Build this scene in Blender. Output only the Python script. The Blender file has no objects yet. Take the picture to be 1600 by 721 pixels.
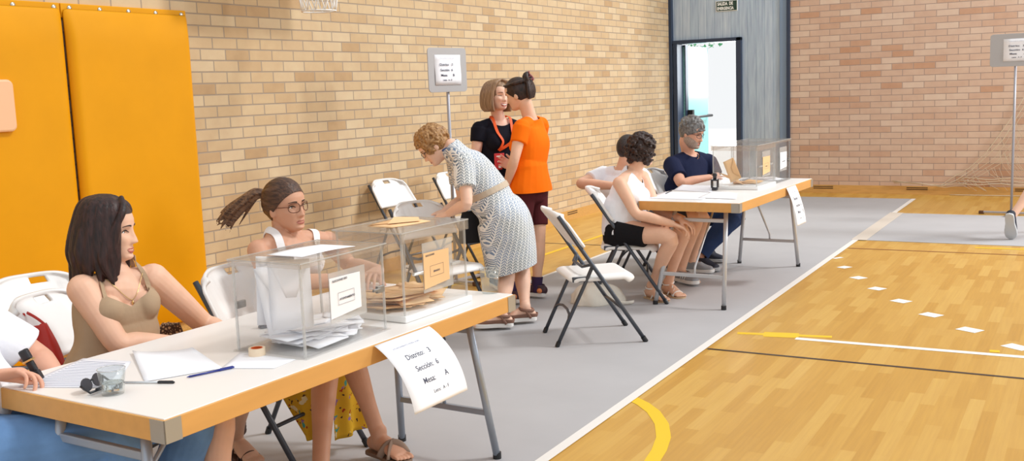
import bpy, bmesh, math, random
import numpy as np
from mathutils import Vector, Matrix, noise as mnoise
random.seed(7)
rng = np.random.default_rng(7)
PI = math.pi
C = bpy.context.scene.collection
V = lambda *a: np.array(a, float)

# ------------------------------------------------------------------ camera
CAM = V(0, 0, 1.54)
FPX = 1597.68
def _cam_rows():
    yaw, pitch, roll = -.520777, .136289, .0366316
    cy, sy, cp, sp, cr, sr = math.cos(yaw), math.sin(yaw), math.cos(pitch), math.sin(pitch), math.cos(roll), math.sin(roll)
    fwd = V(sy*cp, cy*cp, -sp); right = V(cy, -sy, 0); down = np.cross(fwd, right)
    return cr*right + sr*down, -sr*right + cr*down, fwd
CR, CD, CF = _cam_rows()
def at(u, v, D):
    """the point of the hall seen at photo position u, v at distance D along the view"""
    return CAM + (CR*(u-800)/FPX + CD*(v-360.5)/FPX + CF)*D
def at_z(u, v, z):
    d = CR*(u-800)/FPX + CD*(v-360.5)/FPX + CF
    return CAM + d*(z-CAM[2])/d[2]
ER = V(CR[0], CR[1], 0); ER /= np.linalg.norm(ER)      # the photo's right and away directions on the floor
ED = V(CF[0], CF[1], 0); ED /= np.linalg.norm(ED)

cam_data = bpy.data.cameras.new('camera'); cam = bpy.data.objects.new('camera', cam_data); C.objects.link(cam)
cam_data.sensor_width = 36; cam_data.lens = FPX/1600*36; cam_data.clip_end = 200
m = Matrix.Identity(4)
for i in range(3):
    m[i][0] = CR[i]; m[i][1] = -CD[i]; m[i][2] = -CF[i]; m[i][3] = CAM[i]
cam.matrix_world = m
bpy.context.scene.camera = cam

# ------------------------------------------------------------------ materials
def lin(c):
    return tuple(((x/255)/12.92 if x/255 <= .04045 else ((x/255+.055)/1.055)**2.4) for x in c) + (1,)
def mat(name, col, rough=.5, metal=0, spec=.5, noise=0, nscale=20, bump=0, bscale=60, stretch=None, coat=0, sss=0):
    m = bpy.data.materials.new(name); m.use_nodes = True
    nt = m.node_tree; b = nt.nodes['Principled BSDF']
    b.inputs['Base Color'].default_value = lin(col); b.inputs['Roughness'].default_value = rough
    b.inputs['Metallic'].default_value = metal; b.inputs['Specular IOR Level'].default_value = spec
    b.inputs['Coat Weight'].default_value = coat
    if sss:
        b.inputs['Subsurface Weight'].default_value = sss
        b.inputs['Subsurface Radius'].default_value = (.012, .005, .003); b.inputs['Subsurface Scale'].default_value = 1
    co = nt.nodes.new('ShaderNodeTexCoord'); src = co.outputs['Object']
    if stretch:
        mp = nt.nodes.new('ShaderNodeMapping'); mp.inputs['Scale'].default_value = stretch
        nt.links.new(src, mp.inputs[0]); src = mp.outputs[0]
    if noise:
        n = nt.nodes.new('ShaderNodeTexNoise'); n.inputs['Scale'].default_value = nscale; n.inputs['Detail'].default_value = 4
        nt.links.new(src, n.inputs['Vector'])
        r = nt.nodes.new('ShaderNodeValToRGB')
        c = lin(col)
        r.color_ramp.elements[0].position = .3; r.color_ramp.elements[1].position = .7
        r.color_ramp.elements[0].color = tuple(x*(1-noise) for x in c[:3])+(1,)
        r.color_ramp.elements[1].color = tuple(min(1, x*(1+noise)) for x in c[:3])+(1,)
        nt.links.new(n.outputs[0], r.inputs[0]); nt.links.new(r.outputs[0], b.inputs['Base Color'])
    if bump:
        n = nt.nodes.new('ShaderNodeTexNoise'); n.inputs['Scale'].default_value = bscale; n.inputs['Detail'].default_value = 3
        nt.links.new(src, n.inputs['Vector'])
        bp = nt.nodes.new('ShaderNodeBump'); bp.inputs['Strength'].default_value = bump; bp.inputs['Distance'].default_value = .01
        nt.links.new(n.outputs[0], bp.inputs['Height']); nt.links.new(bp.outputs[0], b.inputs['Normal'])
    return m
def nodes_of(m):
    return m.node_tree, m.node_tree.nodes['Principled BSDF']
def swizzle(nt, a, b, scale=(1, 1, 1), off=(0, 0, 0)):
    """world position with two chosen axes as the texture's u and v"""
    g = nt.nodes.new('ShaderNodeNewGeometry'); s = nt.nodes.new('ShaderNodeSeparateXYZ'); c = nt.nodes.new('ShaderNodeCombineXYZ')
    nt.links.new(g.outputs['Position'], s.inputs[0])
    nt.links.new(s.outputs[a], c.inputs[0]); nt.links.new(s.outputs[b], c.inputs[1])
    mp = nt.nodes.new('ShaderNodeMapping'); mp.inputs['Location'].default_value = off; mp.inputs['Scale'].default_value = scale
    nt.links.new(c.outputs[0], mp.inputs[0])
    return mp.outputs[0]
def brick_mat(name, axis, c1, c2, c3, mortar, w, h, off=(0, 0, 0), ms=.011):
    m = mat(name, c1, .85, spec=.2); nt, b = nodes_of(m)
    uv = swizzle(nt, axis, 2, off=off)
    t = nt.nodes.new('ShaderNodeTexBrick'); t.offset = .5
    for k, v in (('Scale', 1), ('Mortar Size', ms/2), ('Mortar Smooth', .3), ('Bias', 0), ('Brick Width', w), ('Row Height', h)):
        t.inputs[k].default_value = v
    t.inputs['Color1'].default_value = (0, 0, 0, 1); t.inputs['Color2'].default_value = (1, 1, 1, 1); t.inputs['Mortar'].default_value = (.5, .5, .5, 1)
    nt.links.new(uv, t.inputs['Vector'])
    r = nt.nodes.new('ShaderNodeValToRGB'); e = r.color_ramp.elements
    e[0].position = 0; e[0].color = lin(c3); e[1].position = 1; e[1].color = lin(c2)
    x = e.new(.16); x.color = lin(c1); x = e.new(.72); x.color = lin(tuple((p+q)/2 for p, q in zip(c1, c2)))
    nt.links.new(t.outputs['Color'], r.inputs[0])
    n = nt.nodes.new('ShaderNodeTexNoise'); n.inputs['Scale'].default_value = 9; n.inputs['Detail'].default_value = 6
    nt.links.new(uv, n.inputs['Vector'])
    mx = nt.nodes.new('ShaderNodeMix'); mx.data_type = 'RGBA'; mx.blend_type = 'OVERLAY'; mx.inputs[0].default_value = .14
    nt.links.new(r.outputs[0], mx.inputs[6]); nt.links.new(n.outputs[0], mx.inputs[7])
    m2 = nt.nodes.new('ShaderNodeMix'); m2.data_type = 'RGBA'
    nt.links.new(t.outputs['Fac'], m2.inputs[0]); nt.links.new(mx.outputs[2], m2.inputs[6]); m2.inputs[7].default_value = lin(mortar)
    nt.links.new(m2.outputs[2], b.inputs['Base Color'])
    bp = nt.nodes.new('ShaderNodeBump'); bp.inputs['Strength'].default_value = .6; bp.inputs['Distance'].default_value = .006; bp.invert = True
    nt.links.new(t.outputs['Fac'], bp.inputs['Height']); nt.links.new(bp.outputs[0], b.inputs['Normal'])
    return m
def parquet_mat(name):
    m = mat(name, (214, 160, 84), .32, spec=.4); nt, b = nodes_of(m)
    uv = swizzle(nt, 1, 0)
    t = nt.nodes.new('ShaderNodeTexBrick'); t.offset = .37; t.offset_frequency = 2; t.squash = 1
    for k, v in (('Scale', 1), ('Mortar Size', .0007), ('Mortar Smooth', .2), ('Bias', 0), ('Brick Width', .47), ('Row Height', .068)):
        t.inputs[k].default_value = v
    t.inputs['Color1'].default_value = (0, 0, 0, 1); t.inputs['Color2'].default_value = (1, 1, 1, 1); t.inputs['Mortar'].default_value = (.3, .3, .3, 1)
    nt.links.new(uv, t.inputs['Vector'])
    r = nt.nodes.new('ShaderNodeValToRGB'); e = r.color_ramp.elements
    e[0].color = lin((194, 146, 62)); e[1].color = lin((210, 168, 86)); x = e.new(.5); x.color = lin((202, 156, 72))
    nt.links.new(t.outputs['Color'], r.inputs[0])
    mp = nt.nodes.new('ShaderNodeMapping'); mp.inputs['Scale'].default_value = (2, 40, 1); nt.links.new(uv, mp.inputs[0])
    n = nt.nodes.new('ShaderNodeTexNoise'); n.inputs['Scale'].default_value = 1.5; n.inputs['Detail'].default_value = 5
    nt.links.new(mp.outputs[0], n.inputs['Vector'])
    mx = nt.nodes.new('ShaderNodeMix'); mx.data_type = 'RGBA'; mx.blend_type = 'OVERLAY'; mx.inputs[0].default_value = .18
    nt.links.new(r.outputs[0], mx.inputs[6]); nt.links.new(n.outputs[0], mx.inputs[7])
    nt.links.new(mx.outputs[2], b.inputs['Base Color'])
    return m
def acrylic_mat(name, tint=(253, 253, 253), haze=.022, haze_col=(236, 236, 236), refl=.45):
    m = bpy.data.materials.new(name); m.use_nodes = True; nt = m.node_tree; nt.nodes.clear()
    o = nt.nodes.new('ShaderNodeOutputMaterial'); tr = nt.nodes.new('ShaderNodeBsdfTransparent'); gl = nt.nodes.new('ShaderNodeBsdfGlossy')
    df = nt.nodes.new('ShaderNodeBsdfDiffuse'); a = nt.nodes.new('ShaderNodeMixShader'); c = nt.nodes.new('ShaderNodeMixShader')
    lw = nt.nodes.new('ShaderNodeLayerWeight'); lw.inputs[0].default_value = .5
    pw = nt.nodes.new('ShaderNodeMath'); pw.operation = 'POWER'; pw.inputs[1].default_value = 4
    ma = nt.nodes.new('ShaderNodeMath'); ma.operation = 'MULTIPLY_ADD'; ma.inputs[1].default_value = refl; ma.inputs[2].default_value = .025
    tr.inputs[0].default_value = lin(tint); gl.inputs['Roughness'].default_value = .06
    df.inputs[0].default_value = lin(haze_col); c.inputs[0].default_value = haze
    nt.links.new(tr.outputs[0], c.inputs[1]); nt.links.new(df.outputs[0], c.inputs[2])
    nt.links.new(lw.outputs['Facing'], pw.inputs[0]); nt.links.new(pw.outputs[0], ma.inputs[0])
    nt.links.new(ma.outputs[0], a.inputs[0]); nt.links.new(c.outputs[0], a.inputs[1]); nt.links.new(gl.outputs[0], a.inputs[2])
    nt.links.new(a.outputs[0], o.inputs[0])
    return m

# ------------------------------------------------------------------ objects
def tag(o, label=None, cat=None, group=None, kind=None):
    if label: o['label'] = label
    if cat: o['category'] = cat
    if group: o['group'] = group
    if kind: o['kind'] = kind
    return o
def thing(name, label, cat, loc=(0, 0, 0), rotz=0, group=None):
    o = bpy.data.objects.new(name, None); C.objects.link(o); o.empty_display_size = .1
    o.location = [float(x) for x in loc]; o.rotation_euler = (0, 0, rotz)
    return tag(o, label, cat, group)
def link(name, me, material, parent=None, loc=None, smooth=False):
    o = bpy.data.objects.new(name, me); C.objects.link(o)
    me.materials.clear(); me.materials.append(material)
    if smooth:
        me.polygons.foreach_set('use_smooth', [True]*len(me.polygons))
    if parent is not None: o.parent = parent
    if loc is not None: o.location = [float(x) for x in loc]
    return o
def copy_tree(o, parent=None):
    c = o.copy(); C.objects.link(c)
    if parent is not None: c.parent = parent
    for ch in list(o.children): copy_tree(ch, c)
    return c
def unit(v):
    v = np.asarray(v, float); return v/max(1e-9, np.linalg.norm(v))
class MB:
    """collects shapes and links them as ONE mesh object"""
    def __init__(s): s.v = []; s.f = []
    def add(s, vs, fs):
        b = len(s.v); s.v += [tuple(float(x) for x in p) for p in vs]; s.f += [tuple(b+i for i in f) for f in fs]; return s
    def box(s, c, d, rot=None):
        x, y, z = [k/2 for k in d]
        P = [V(a*x, b*y, e*z) for e in (-1, 1) for b in (-1, 1) for a in (-1, 1)]
        if rot is not None: P = [np.array(rot) @ p for p in P]
        return s.add([p+np.array(c, float) for p in P], [(0, 2, 3, 1), (4, 5, 7, 6), (0, 1, 5, 4), (2, 6, 7, 3), (0, 4, 6, 2), (1, 3, 7, 5)])
    def span(s, lo, hi):
        return s.box([(a+b)/2 for a, b in zip(lo, hi)], [b-a for a, b in zip(lo, hi)])
    def bar(s, p, q, w, h, up=(0, 0, 1)):
        p = np.array(p, float); q = np.array(q, float); d = unit(q-p); sd = np.cross(d, up)
        sd = unit(sd) if np.linalg.norm(sd) > 1e-4 else V(1, 0, 0); u = np.cross(sd, d)
        return s.box((p+q)/2, (w, np.linalg.norm(q-p), h), np.stack([sd, d, u], 1))
    def tube(s, pts, r, n=10, closed=False, flat=1, caps=True):
        pts = [np.array(p, float) for p in pts]; N = len(pts)
        rs = r if isinstance(r, (list, tuple)) else [r]*N
        ref = None; vs = []
        for i in range(N):
            a = pts[(i-1) % N] if closed or i else pts[0]; b = pts[(i+1) % N] if closed or i < N-1 else pts[-1]
            t = unit(b-a)
            if ref is None:
                ref = unit(np.cross(t, V(0, 0, 1) if abs(t[2]) < .9 else V(1, 0, 0)))
            ref = unit(ref-t*np.dot(ref, t)); w = np.cross(t, ref)
            for k in range(n):
                g = 2*PI*k/n; vs.append(pts[i]+rs[i]*(math.cos(g)*ref*flat+math.sin(g)*w))
        fs = []
        for i in range(N if closed else N-1):
            for k in range(n):
                fs.append((i*n+k, i*n+(k+1) % n, ((i+1) % N)*n+(k+1) % n, ((i+1) % N)*n+k))
        if not closed and caps: fs += [tuple(range(n))[::-1], tuple((N-1)*n+k for k in range(n))]
        return s.add(vs, fs)
    def lathe(s, prof, c=(0, 0, 0), n=24):
        vs = []; fs = []
        for r, z in prof:
            for k in range(n): vs.append((c[0]+r*math.cos(2*PI*k/n), c[1]+r*math.sin(2*PI*k/n), c[2]+z))
        for i in range(len(prof)-1):
            for k in range(n): fs.append((i*n+k, i*n+(k+1) % n, (i+1)*n+(k+1) % n, (i+1)*n+k))
        fs += [tuple(range(n))[::-1], tuple((len(prof)-1)*n+k for k in range(n))]
        return s.add(vs, fs)
    def prism(s, outline, h, M=None):
        """closed outline (x, y) raised by h along z, then placed by a 4x4 matrix"""
        n = len(outline); vs = [V(x, y, 0) for x, y in outline]+[V(x, y, h) for x, y in outline]
        if M is not None: vs = [np.array(M @ Vector(p)) for p in vs]
        fs = [tuple(range(n))[::-1], tuple(range(n, 2*n))]+[(i, (i+1) % n, n+(i+1) % n, n+i) for i in range(n)]
        return s.add(vs, fs)
    def sphere(s, c, r, n=12):
        r = np.array(r if isinstance(r, (tuple, list)) else (r, r, r), float); vs = []; fs = []
        for i in range(1, n):
            for k in range(2*n):
                a = PI*i/n; b = PI*k/n; vs.append(np.array(c)+r*V(math.sin(a)*math.cos(b), math.sin(a)*math.sin(b), math.cos(a)))
        m = 2*n
        for i in range(n-2):
            for k in range(m): fs.append((i*m+k, (i+1)*m+k, (i+1)*m+(k+1) % m, i*m+(k+1) % m))
        vs += [np.array(c)+V(0, 0, r[2]), np.array(c)-V(0, 0, r[2])]
        t = (n-1)*m
        fs += [(t, k, (k+1) % m) for k in range(m)]+[(t+1, (n-2)*m+(k+1) % m, (n-2)*m+k) for k in range(m)]
        return s.add(vs, fs)
    def build(s, name, material, parent=None, loc=None, bevel=0, smooth=False, solid=0, sub=0, off=-1, seg=2):
        me = bpy.data.meshes.new(name); me.from_pydata(s.v, [], s.f); me.update()
        bm = bmesh.new(); bm.from_mesh(me); bmesh.ops.recalc_face_normals(bm, faces=bm.faces); bm.to_mesh(me); bm.free()
        o = link(name, me, material, parent, loc, smooth)
        if solid:
            q = o.modifiers.new('solid', 'SOLIDIFY'); q.thickness = solid; q.offset = off
        if bevel:
            q = o.modifiers.new('bevel', 'BEVEL'); q.width = bevel; q.segments = seg; q.limit_method = 'ANGLE'; q.angle_limit = .6
        if sub:
            q = o.modifiers.new('sub', 'SUBSURF'); q.levels = q.render_levels = sub
        return o
def sheet(fn, nu, nv, keep=None):
    """an open grid surface fn(u, v) with u, v in 0..1; keep(u, v) may drop cells"""
    mb = MB(); vs = [fn(i/nu, j/nv) for j in range(nv+1) for i in range(nu+1)]; fs = []
    for j in range(nv):
        for i in range(nu):
            if keep is None or keep((i+.5)/nu, (j+.5)/nv):
                a = j*(nu+1)+i; fs.append((a, a+1, a+nu+2, a+nu+1))
    used = sorted({i for f in fs for i in f}); ix = {k: q for q, k in enumerate(used)}
    mb.v = [tuple(float(x) for x in vs[k]) for k in used]; mb.f = [tuple(ix[i] for i in f) for f in fs]
    return mb
def text_mesh(s, size, align='LEFT', bold=0):
    cu = bpy.data.curves.new('t', 'FONT'); cu.body = s; cu.size = size; cu.align_x = align; cu.offset = bold; cu.resolution_u = 3
    o = bpy.data.objects.new('t', cu); C.objects.link(o)
    dg = bpy.context.evaluated_depsgraph_get(); me = bpy.data.meshes.new_from_object(o.evaluated_get(dg))
    vs = [tuple(v.co) for v in me.vertices]; fs = [tuple(p.vertices) for p in me.polygons]
    bpy.data.objects.remove(o); bpy.data.curves.remove(cu); bpy.data.meshes.remove(me)
    return vs, fs
def lettering(lines, fn, name, material, parent):
    """lines of (text, x, y, size, bold) laid out flat and carried onto a surface by fn(x, y)"""
    for t, x, y, sz, bd in lines:
        vs, fs = text_mesh(t, sz, bold=bd); o = MB().add([fn(p[0]+x, p[1]+y) for p in vs], fs).build(name, material, parent)
    return o
WORLD = .70
SUN = 1.2
EXPOSURE = 0.44
# ------------------------------------------------------------------ world and light
w = bpy.data.worlds.new('world'); bpy.context.scene.world = w; w.use_nodes = True
bg = w.node_tree.nodes['Background']; bg.inputs[0].default_value = (.965, .985, 1, 1); bg.inputs[1].default_value = WORLD
def sun(name, d, strength, angle, col=(1, 1, 1)):
    l = bpy.data.lights.new(name, 'SUN'); l.energy = strength; l.angle = math.radians(angle); l.color = col
    o = bpy.data.objects.new(name, l); C.objects.link(o); o.rotation_euler = Vector(d).to_track_quat('-Z', 'Y').to_euler(); return o
def area(name, loc, target, size, power, col=(1, 1, 1)):
    l = bpy.data.lights.new(name, 'AREA'); l.energy = power; l.shape = 'RECTANGLE'; l.size, l.size_y = size; l.color = col
    o = bpy.data.objects.new(name, l); C.objects.link(o); o.location = loc
    o.rotation_euler = (Vector(target)-Vector(loc)).to_track_quat('-Z', 'Y').to_euler(); return o
sun('daylight_through_high_windows', (-.55, -.29, -.66), SUN, 9, (1, .985, .96))
area('far_left_wall_fill', (4.5, 11.5, 4.2), (-5.4, 12.2, 1.4), (1.2, 1.6), 260, (.93, .97, 1))  # cool fill lamp added to brighten the left wall near the doorway
area('doorway_daylight', (-4.9, 15.2, 2.4), (-3.6, 8.0, .4), (1.4, 2.2), 60, (.92, .97, 1))

# ------------------------------------------------------------------ setting
M_floor = parquet_mat('parquet')
floor = MB().span((-6.2, -3, -.1), (8, 14.4, 0)).build('floor', M_floor); tag(floor, kind='structure')
M_bl = brick_mat('tan_brick', 1, (202, 174, 136), (214, 192, 158), (188, 156, 118), (166, 150, 132), .2365, .0792, off=(.045, .0, 0))
M_bf = brick_mat('pink_brick', 0, (200, 168, 146), (212, 188, 168), (190, 146, 116), (166, 146, 134), .2645, .0812, off=(.09, .0, 0), ms=.010)
wl = MB().span((-5.75, -3, 0), (-5.38, 14.16, 4.6)).build('wall_left', M_bl); tag(wl, kind='structure')
wf = MB().span((-3.66, 14.16, 0), (8, 14.5, 4.6)).build('wall_far', M_bf); tag(wf, kind='structure')
# board cladding over and beside the doorway
def board_mat():
    m = mat('grey_boards', (128, 140, 152), .7); nt, b = nodes_of(m)
    uv = swizzle(nt, 0, 2)
    t = nt.nodes.new('ShaderNodeTexBrick'); t.offset = 0
    for k, v in (('Scale', 1), ('Mortar Size', .004), ('Mortar Smooth', .3), ('Brick Width', .118), ('Row Height', 30), ('Bias', 0)): t.inputs[k].default_value = v
    t.inputs['Color1'].default_value = lin((166, 184, 202)); t.inputs['Color2'].default_value = lin((184, 198, 212)); t.inputs['Mortar'].default_value = lin((138, 158, 180))
    nt.links.new(uv, t.inputs[0])
    mp = nt.nodes.new('ShaderNodeMapping'); mp.inputs['Scale'].default_value = (30, 2, 1); nt.links.new(uv, mp.inputs[0])
    n = nt.nodes.new('ShaderNodeTexNoise'); n.inputs['Scale'].default_value = 1.2; n.inputs['Detail'].default_value = 6; nt.links.new(mp.outputs[0], n.inputs['Vector'])
    mx = nt.nodes.new('ShaderNodeMix'); mx.data_type = 'RGBA'; mx.blend_type = 'OVERLAY'; mx.inputs[0].default_value = .45
    nt.links.new(t.outputs[0], mx.inputs[6]); nt.links.new(n.outputs[0], mx.inputs[7]); nt.links.new(mx.outputs[2], b.inputs['Base Color'])
    return m
M_board = board_mat()
M_blue = mat('navy_frame_paint', (38, 54, 78), .45)
M_bluelt = mat('blue_grey_edge_paint', (120, 142, 168), .5)
DX0, DX1, DZ = -5.25, -4.40, 2.11
bd = MB().span((-5.44, 14.17, DZ+.03), (-3.66, 14.34, 4.6)).span((DX1+.06, 14.17, 0), (-3.66, 14.34, DZ+.03)).build('wall_door_side', M_board); tag(bd, kind='structure')
fr = MB().span((-5.44, 14.10, 0), (-5.335, 14.36, 4.6)).span((-5.322, 14.11, 0), (-5.262, 14.36, DZ)).span((DX1, 14.11, 0), (DX1+.075, 14.36, DZ+.05)).span((-5.335, 14.11, DZ), (DX1+.075, 14.36, DZ+.05)).build('trim_1', M_blue, bevel=.006); tag(fr, kind='structure')
tr2 = MB().span((-3.70, 14.13, 0), (-3.655, 14.18, 4.6)).build('trim_2', M_blue, bevel=.004); tag(tr2, kind='structure')
tr3 = MB().span((-3.80, 14.15, 0), (-3.70, 14.175, 4.6)).build('trim_3', M_bluelt, bevel=.004); tag(tr3, kind='structure')
# the open door leaf, swung outwards, with its closer bar and handle
M_pale = mat('pale_turquoise_leaf', (150, 214, 212), .35)
door = thing('door_1', None, None, (-5.255, 14.36, 0), math.radians(88)); tag(door, kind='structure')
MB().span((0, -.02, .02), (.92, .025, 2.08)).build('leaf', M_pale, door, bevel=.004)
MB().span((0, -.03, .0), (.10, .034, 2.1)).build('stile', M_blue, door, bevel=.004)
M_black = mat('black_plastic', (24, 25, 28), .45)
MB().tube([(.10, -.03, 1.05), (.10, -.1, 1.05), (.86, -.1, 1.05), (.86, -.03, 1.05)], .02).box((.10, -.06, 1.05), (.07, .09, .22)).build('push_bar', M_black, door, bevel=.008)
# outdoors, beyond the doorway
M_out = mat('sunlit_paving', (245, 243, 238), .9)
go = MB().span((-14, 14.5, -.12), (4, 34, -.02)).build('ground_outside', M_out); tag(go, kind='structure')
M_leaf = mat('green_leaves', (70, 150, 96), .6)
br = thing('tree_branch', 'green leafy branch hanging outside above the open doorway', 'branch', (-5.6, 16.3, 2.2))
mb = MB()
for i in range(40):
    p = V(rng.uniform(-.32, .32), rng.uniform(-.25, .25), .05-rng.uniform(0, .12)); d = unit(V(rng.normal(), rng.normal(), -.6))
    s = unit(np.cross(d, V(0, 0, 1)))*.022; L = d*rng.uniform(.07, .12); up = V(0, 0, .006)
    mb.add([p, p+L*.5+s+up, p+L, p+L*.5-s+up, p+L*.5-V(0, 0, .004)], [(0, 1, 4), (1, 2, 4), (2, 3, 4), (3, 0, 4), (0, 3, 1), (1, 3, 2)])
mb.build('foliage', M_leaf, br)
M_twig = mat('brown_twig', (92, 74, 56), .8)
MB().tube([(-.5, .1, .2), (-.1, 0, .1), (.3, -.1, .02)], [.014, .01, .004]).build('stem', M_twig, br)

# baseboards
M_wood = mat('honey_wood_trim', (206, 160, 92), .45, noise=.12, nscale=6, stretch=(1, 12, 12))
M_slit = mat('dark_slit', (70, 48, 30), .8)
b1 = MB().span((-5.38, -3, 0), (-5.36, 14.16, .11)).build('baseboard_left', M_wood); tag(b1, kind='structure')
b2 = MB().span((-3.66, 14.135, 0), (8, 14.16, .11)).build('baseboard_far', M_wood); tag(b2, kind='structure')
mb = MB()
for x in (-3.2, -2.0, -.72, .6, 1.8):
    for z in (.062, .085): mb.span((x-.13, 14.13, z), (x+.13, 14.137, z+.009))
mb.build('vent_slits', M_slit, b2)
mb = MB()
for y in (6.4, 8.6, 10.8, 12.6):
    for z in (.062, .085): mb.span((-5.363, y-.13, z), (-5.357, y+.13, z+.009))
mb.build('vent_slits', M_slit, b1)

# painted court lines, part of the floor
def stripe(col, pts, wd, z=.0012, name='court_line'):
    mb = MB(); P = [V(*p, z) for p in pts]; vs = []; fs = []
    for i, p in enumerate(P):
        t = unit(P[min(i+1, len(P)-1)]-P[max(i-1, 0)]); n = V(-t[1], t[0], 0)*wd/2; vs += [p+n, p-n]
    for i in range(len(P)-1): fs.append((2*i, 2*i+1, 2*i+3, 2*i+2))
    return mb.add(vs, fs).build(name, col, floor)
M_lw = mat('white_line_paint', (246, 246, 242), .4); M_lk = mat('black_line_paint', (52, 38, 34), .4); M_ly = mat('yellow_line_paint', (240, 196, 20), .4); M_lb = mat('brown_line_paint', (128, 72, 34), .4)
def fl(u, v): return tuple(at_z(u, v, 0)[:2])
stripe(M_lk, [(-1.93, 5.61), (6, 5.66)], .028); stripe(M_lb, [(-1.93, 9.515), (6, 9.62)], .032)
stripe(M_lw, [fl(1243, 529.5), (4.5, fl(1600, 559)[1]+.12)], .052)
stripe(M_ly, [fl(1152, 521), fl(1300, 527)], .05, .0009); stripe(M_ly, [fl(1193, 523), fl(1248, 525)], .12, .001); stripe(M_ly, [fl(1546, 549), fl(1562, 550)], .05, .0014)
for a, b in (((1306, 403), (1312, 404)), ((1313, 417), (1326, 419)), ((1334, 433), (1349, 436)), ((1361, 450), (1380, 453)), ((1397, 469), (1419, 473)), ((1442, 490), (1468, 495)), ((1500, 513), (1531, 519)), ((1572, 539), (1606, 547)), ((1660, 566), (1700, 573))):
    stripe(M_lw, [fl(*a), fl(*b)], .10)
arc = [fl(u, v) for u, v in ((985, 622), (1005, 632), (1021, 644), (1034, 663), (1037, 684), (1030, 704), (1016, 726), (990, 752))]
stripe(M_ly, arc, .065)
stripe(M_ly, [(-4.457, 4), (-4.458, 13)], .05)
stripe(M_ly, [(-.9, 9.85), (5, 10.0)], .05)
stripe(M_lk, [(-5.2, 9.0), (-4.0, 9.05)], .03)

# grey protective floor covering
M_cov = mat('grey_covering', (176, 175, 177), .75, noise=.03, nscale=3)
M_tape = mat('beige_tape', (206, 196, 184), .6); M_edge = mat('white_tape', (232, 229, 224), .5)
cv = MB().span((-3.94, -1, 0), (-1.96, 13.6, .004)).build('floor_covering', M_cov); tag(cv, 'long grey protective floor covering running under both tables', 'floor covering')
MB().span((-1.985, -1, .004), (-1.935, 13.6, .0055)).build('edge_tape', M_edge, cv)
MB().span((-3.95, -1, .004), (-3.92, 13.6, .0055)).build('edge_tape', M_edge, cv)
cv2 = MB().span((-1.90, 10.02, 0), (6, 12.14, .004)).build('floor_covering', M_cov); tag(cv2, 'grey floor covering crossing the wooden court at the right', 'floor covering')
MB().span((-2.0, 10.0, .0056), (-1.86, 12.15, .007)).build('joint_tape', M_tape, cv2)

# ------------------------------------------------------------------ wall mat
def mat_vinyl(name, c):
    return mat(name, c, .55, spec=.2, bump=.12, bscale=5, noise=.04, nscale=3)
M_or = mat_vinyl('orange_vinyl', (222, 152, 0)); M_or2 = mat_vinyl('orange_flap', (226, 156, 2))
M_eye = mat('steel_eyelet', (190, 185, 175), .35, 1)
def wall_mat(y0, y1, z0, lab, n):
    t = thing('wall_mat', lab, 'wall mat', (-5.38, (y0+y1)/2, z0), 0, 'orange padded mats on the left wall')
    hw = (y1-y0)/2-.0015; H = 2.12-z0
    mb = sheet(lambda u, v: V(.030+.045*min(1, 45*min(u, 1-u))**.5*min(1, 12*min(v, 1-v)+.1)**.5+.004*math.sin(5*v+9*u)*min(1, 6*min(u, 1-u)), -hw+2*hw*u, H*v), 28, 28)
    mb.build('pad', M_or, t, smooth=True, solid=.006, sub=1)
    MB().span((0, -hw, H-.055), (.022, hw, H+.03)).build('fixing_flap', M_or2, t, bevel=.004)
    for k in range(n):
        MB().sphere((.023, -hw+.06+k*(2*hw-.1)/max(1, n-1), H+.002), (.006, .016, .016), 8).build('eyelet', M_eye, t, smooth=True)
wall_mat(4.065, 5.035, .06, 'orange padded wall mat behind the brunette woman, beside the bare brick', 5)
wall_mat(2.9, 4.062, .06, 'orange padded wall mat at the left edge, with a pale pad on it', 5)
M_pinkpad = mat('pale_pink_vinyl', (236, 186, 144), .5, bump=.1, bscale=8)
def at_x(u, v, x):
    d = CR*(u-800)/FPX + CD*(v-360.5)/FPX + CF
    return CAM + d*(x-CAM[0])/d[0]
pt, pb = at_x(21, 124, -5.27), at_x(21, 206, -5.27); pw, ph = .26, pt[2]-pb[2]
pd = MB(); r = .035
ol = []
for cx, cy, a0 in ((pw-r, ph/2-r, 0), (-pw+r, ph/2-r, 90), (-pw+r, -ph/2+r, 180), (pw-r, -ph/2+r, 270)):
    for k in range(5): a = math.radians(a0+k*22.5); ol.append((cx+r*math.cos(a), cy+r*math.sin(a)))
pd.prism(ol, .04, Matrix.Translation((-5.312, pt[1]-pw, (pt[2]+pb[2])/2)) @ Matrix(((0, 0, 1, 0), (1, 0, 0, 0), (0, 1, 0, 0), (0, 0, 0, 1))))
tag(pd.build('pad', M_pinkpad, bevel=.012), 'pale pink padded rectangle fixed on the orange mat at the left edge', 'pad')

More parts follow.
